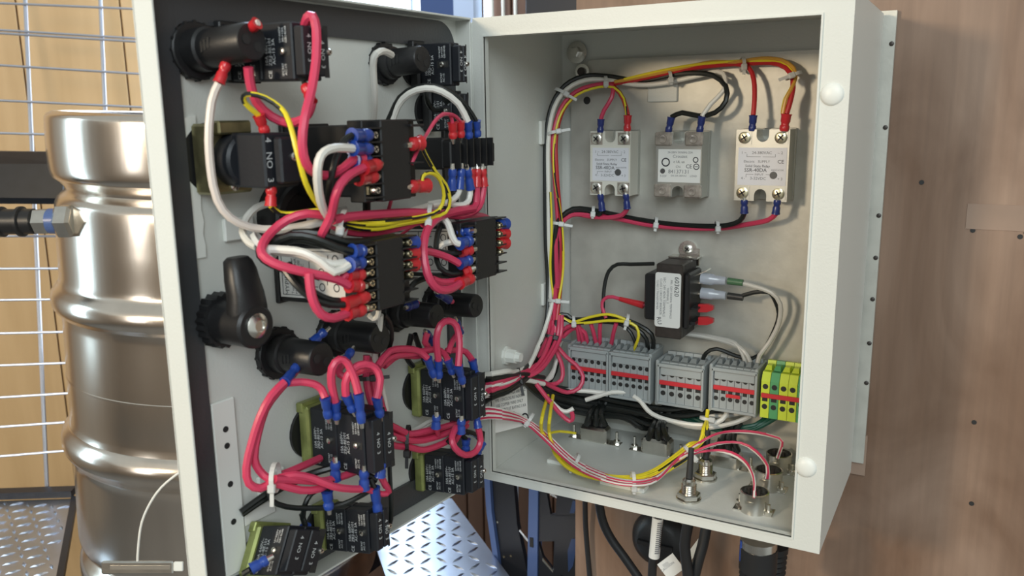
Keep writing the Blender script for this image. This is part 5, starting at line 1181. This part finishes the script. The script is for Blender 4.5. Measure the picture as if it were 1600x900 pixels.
tie(537, 350, 92, 'D', 10, -8, 'white cable tie round the harness below the upper left controller')
tie(672, 338, 92, 'D', 10, -5, 'white cable tie round the harness below the timer relay')
tie(412, 384, 66, 'D', 11, 40, 'white cable tie at the left end of the harness beside the latch arm')
tie(430, 746, 46, 'D', 11, 0, 'white cable tie round the pink wires above the shadowed switch')
tie(576, 590, 40, 'D', 10, 95, 'black cable tie round the pink strands behind the olive switch', 'black_tie')
tie(638, 690, 44, 'D', 15, 0, 'black cable tie round the bundle between the olive switches', 'black_tie', squash=.7)
tie(812, 588, 144, 'B', 9, 10, 'black cable tie where the bundle crosses the hinge', 'black_tie', tail=16)
tie(860, 525, 60, 'B', 10, 75, 'black cable tie round the harness left of the terminals', 'black_tie', tail=20)
tie(866, 208, 44, 'B', 8, 100, 'white cable tie on the left wall harness level with the cream relay')
tie(878, 146, 38, 'B', 9, 60, 'white cable tie at the upper bend of the harness')
tie(946, 128, 24, 'B', 6, 0, 'white cable tie above the cream relay', tail=4)
tie(1046, 122, 14, 'B', 7, 5, 'white cable tie above the clear-covered relay', tail=5)
tie(1160, 101, 14, 'B', 7, 0, 'white cable tie left above the metal relay', tail=8)
tie(1240, 118, 24, 'B', 8, -70, 'white cable tie at the upper right bend of the wires')
tie(926, 331, 24, 'B', 6, -5, 'white cable tie under the cream relay', tail=5)
tie(1024, 348, 14, 'B', 6, -8, 'white cable tie under the clear-covered relay', tail=7)
tie(1120, 354, 16, 'B', 5.5, 0, 'white cable tie left under the metal relay', tail=5)
tie(871, 350, 42, 'B', 7, 80, 'white cable tie where the lower relay wires join the harness')
tie(866, 470, 50, 'B', 7, 85, 'white cable tie on the harness above the black one')
tie(896, 502, 46, 'B', 6, 0, 'white cable tie at the left of the yellow arc', tail=4)
tie(979, 500, 42, 'B', 6.5, -15, 'white cable tie at the right of the yellow arc', tail=8)
tie(827, 655, 134, 'B', 8, -35, 'white cable tie on the twisted pairs beside the rating label', tail=5)
tie(898, 722, 16, 'F', 10, -30, 'white cable tie on the twisted pairs at the floor mount', tail=6)
tie(989, 752, 16, 'F', 10, 0, 'white cable tie holding yellow and pink wires to the floor mount', tail=6)
tie(1078, 708, 38, 'F', 9, 38, 'white cable tie at the rising yellow arch', tail=5)
tie(1104, 654, 56, 'B', 7, 80, 'white cable tie at the top of the yellow arch', tail=4)

# ------------------------------------------------------------------ CABLES BELOW THE BOX
FQ = lambda x, y, yy: onpl(x, y, Vector((0, 1, 0)), yy)
def cable(label, r, pts, m='rubber', name='cable'):
    return obj(name, MB().tube(spline([FQ(*p) for p in pts]), r, 12), m, None, label=label, cat='cable', smooth=True, group='cables below the enclosure')
cable('thin black cable hugging the right side of the steel uprights', 3.6, [(914, 775, 205), (915, 820, 212), (918, 860, 215), (924, 930, 218)])
cable('black cable curving right from under the enclosure', 5.4, [(936, 786, 120), (942, 815, 122), (955, 842, 124), (978, 874, 126), (1010, 920, 128)])
c_ = cable('vertical black cable with a white striped tag', 5.2, [(1030, 800, 100), (1026, 850, 100), (1020, 880, 100), (1018, 940, 100)])
a_, b_2 = FQ(1028, 808, 100), FQ(1022, 870, 100)
tg = obj('cable_tag', MB().cyl(a_, b_2, 6.4, n=14), 'paper', c_, smooth=True)
for i in range(16):
    p = a_.lerp(b_2, .12 + i * .05); f = frame(p, RR, UU, -WW); obj('tag_bar', MB().box(f, -1, 4.4, -.7, .7, 5.2, 6.8), 'ink_soft', tg)
cable('left black cable of the pair under the threaded jacks', 6, [(1076, 815, 60), (1070, 850, 60), (1074, 890, 62), (1080, 940, 64)])
cable('right black cable of the pair under the threaded jacks', 6, [(1104, 822, 80), (1098, 852, 76), (1090, 880, 72), (1078, 930, 68)])
ob = empty('round_outlet_cover', FQ(1030, 880, 218), 'round black outlet cover on the plywood under the enclosure', 'cover')
p = FQ(1032, 840, 226); obj('cover_disc', MB().lathe(p, (0, -1, 0), [(0, 38), (4, 38), (14, 34), (20, 24), (22, 6)], 40), 'black_plastic', ob, smooth=True)
obj('cover_ridge', MB().box(frame(p - Vector((0, 22, 0)), (1, 0, 0), (0, 0, 1), (0, -1, 0)), -24, 24, -3, 3, -3, 4, 1), 'black_plastic', ob)
tgf = frame(FQ(1046, 885, 90), (RR * .8 + UU * .6).normalized(), (UU * .8 - RR * .6).normalized(), -WW)
tg = obj('paper_tag', MB().box(tgf, -10, 12, -12, 10, -.4, .4), 'paper', None, label='white paper tag hanging between the cables below the enclosure', cat='tag')
text('tag_print', '|||||||\nCAUTION', tgf, -2, 3, .6, 4, 'ink_soft', tg)
tgf2 = frame(FQ(1086, 858, 96), (RR * .6 + UU * .8).normalized(), (UU * .6 - RR * .8).normalized(), -WW)
obj('paper_tag', MB().box(tgf2, -16, 16, -4, 4, -.4, .4), 'grey_tag' if False else 'white_plastic', None, label='pale strip tag slanting behind the right cable of the pair', cat='tag')
def plug(px, y0, y1, yy, r, label, ring=True):
    a_, b_2 = FQ(px, y0, yy), FQ(px - 4, y1, yy); e = empty('cable_plug', b_2, label, 'plug'); d = (b_2 - a_).normalized(); L = (b_2 - a_).length
    if ring: obj('metal_collar', MB().cyl(a_, a_ + d * 10, r * .96, n=20), 'nickel', e, smooth=True)
    pr = [(9, r), (L * .5, r)]
    for i in range(6): pr += [(L * .5 + i * 6, r * .98), (L * .5 + i * 6 + 3, r * .85)]
    obj('plug_shell', MB().lathe(a_, d, pr + [(L, r * .7)], 20), 'rubber', e, smooth=True)
plug(1186, 842, 935, 48, 19, 'black round plug with metal collar under the front right corner of the floor')
plug(1208, 838, 880, 100, 17, 'black plug behind the metal-collared one', ring=False)
a_ = FQ(1161, 845, 40); obj('blue_release_tab', MB().cyl(a_, a_ - ZZ * 22, 3, n=10), 'sl_blue', None, label='small blue tab at the left of the metal-collared plug', cat='tab', smooth=True)
a_, b_2 = FQ(1204, 872, 90), FQ(1196, 940, 90); obj('tag_strip', MB().tube([a_, a_.lerp(b_2, .5), b_2], 4, 6), 'wire_cream', None, label='pale strip of cable sheath below the plugs', cat='cable', smooth=True)
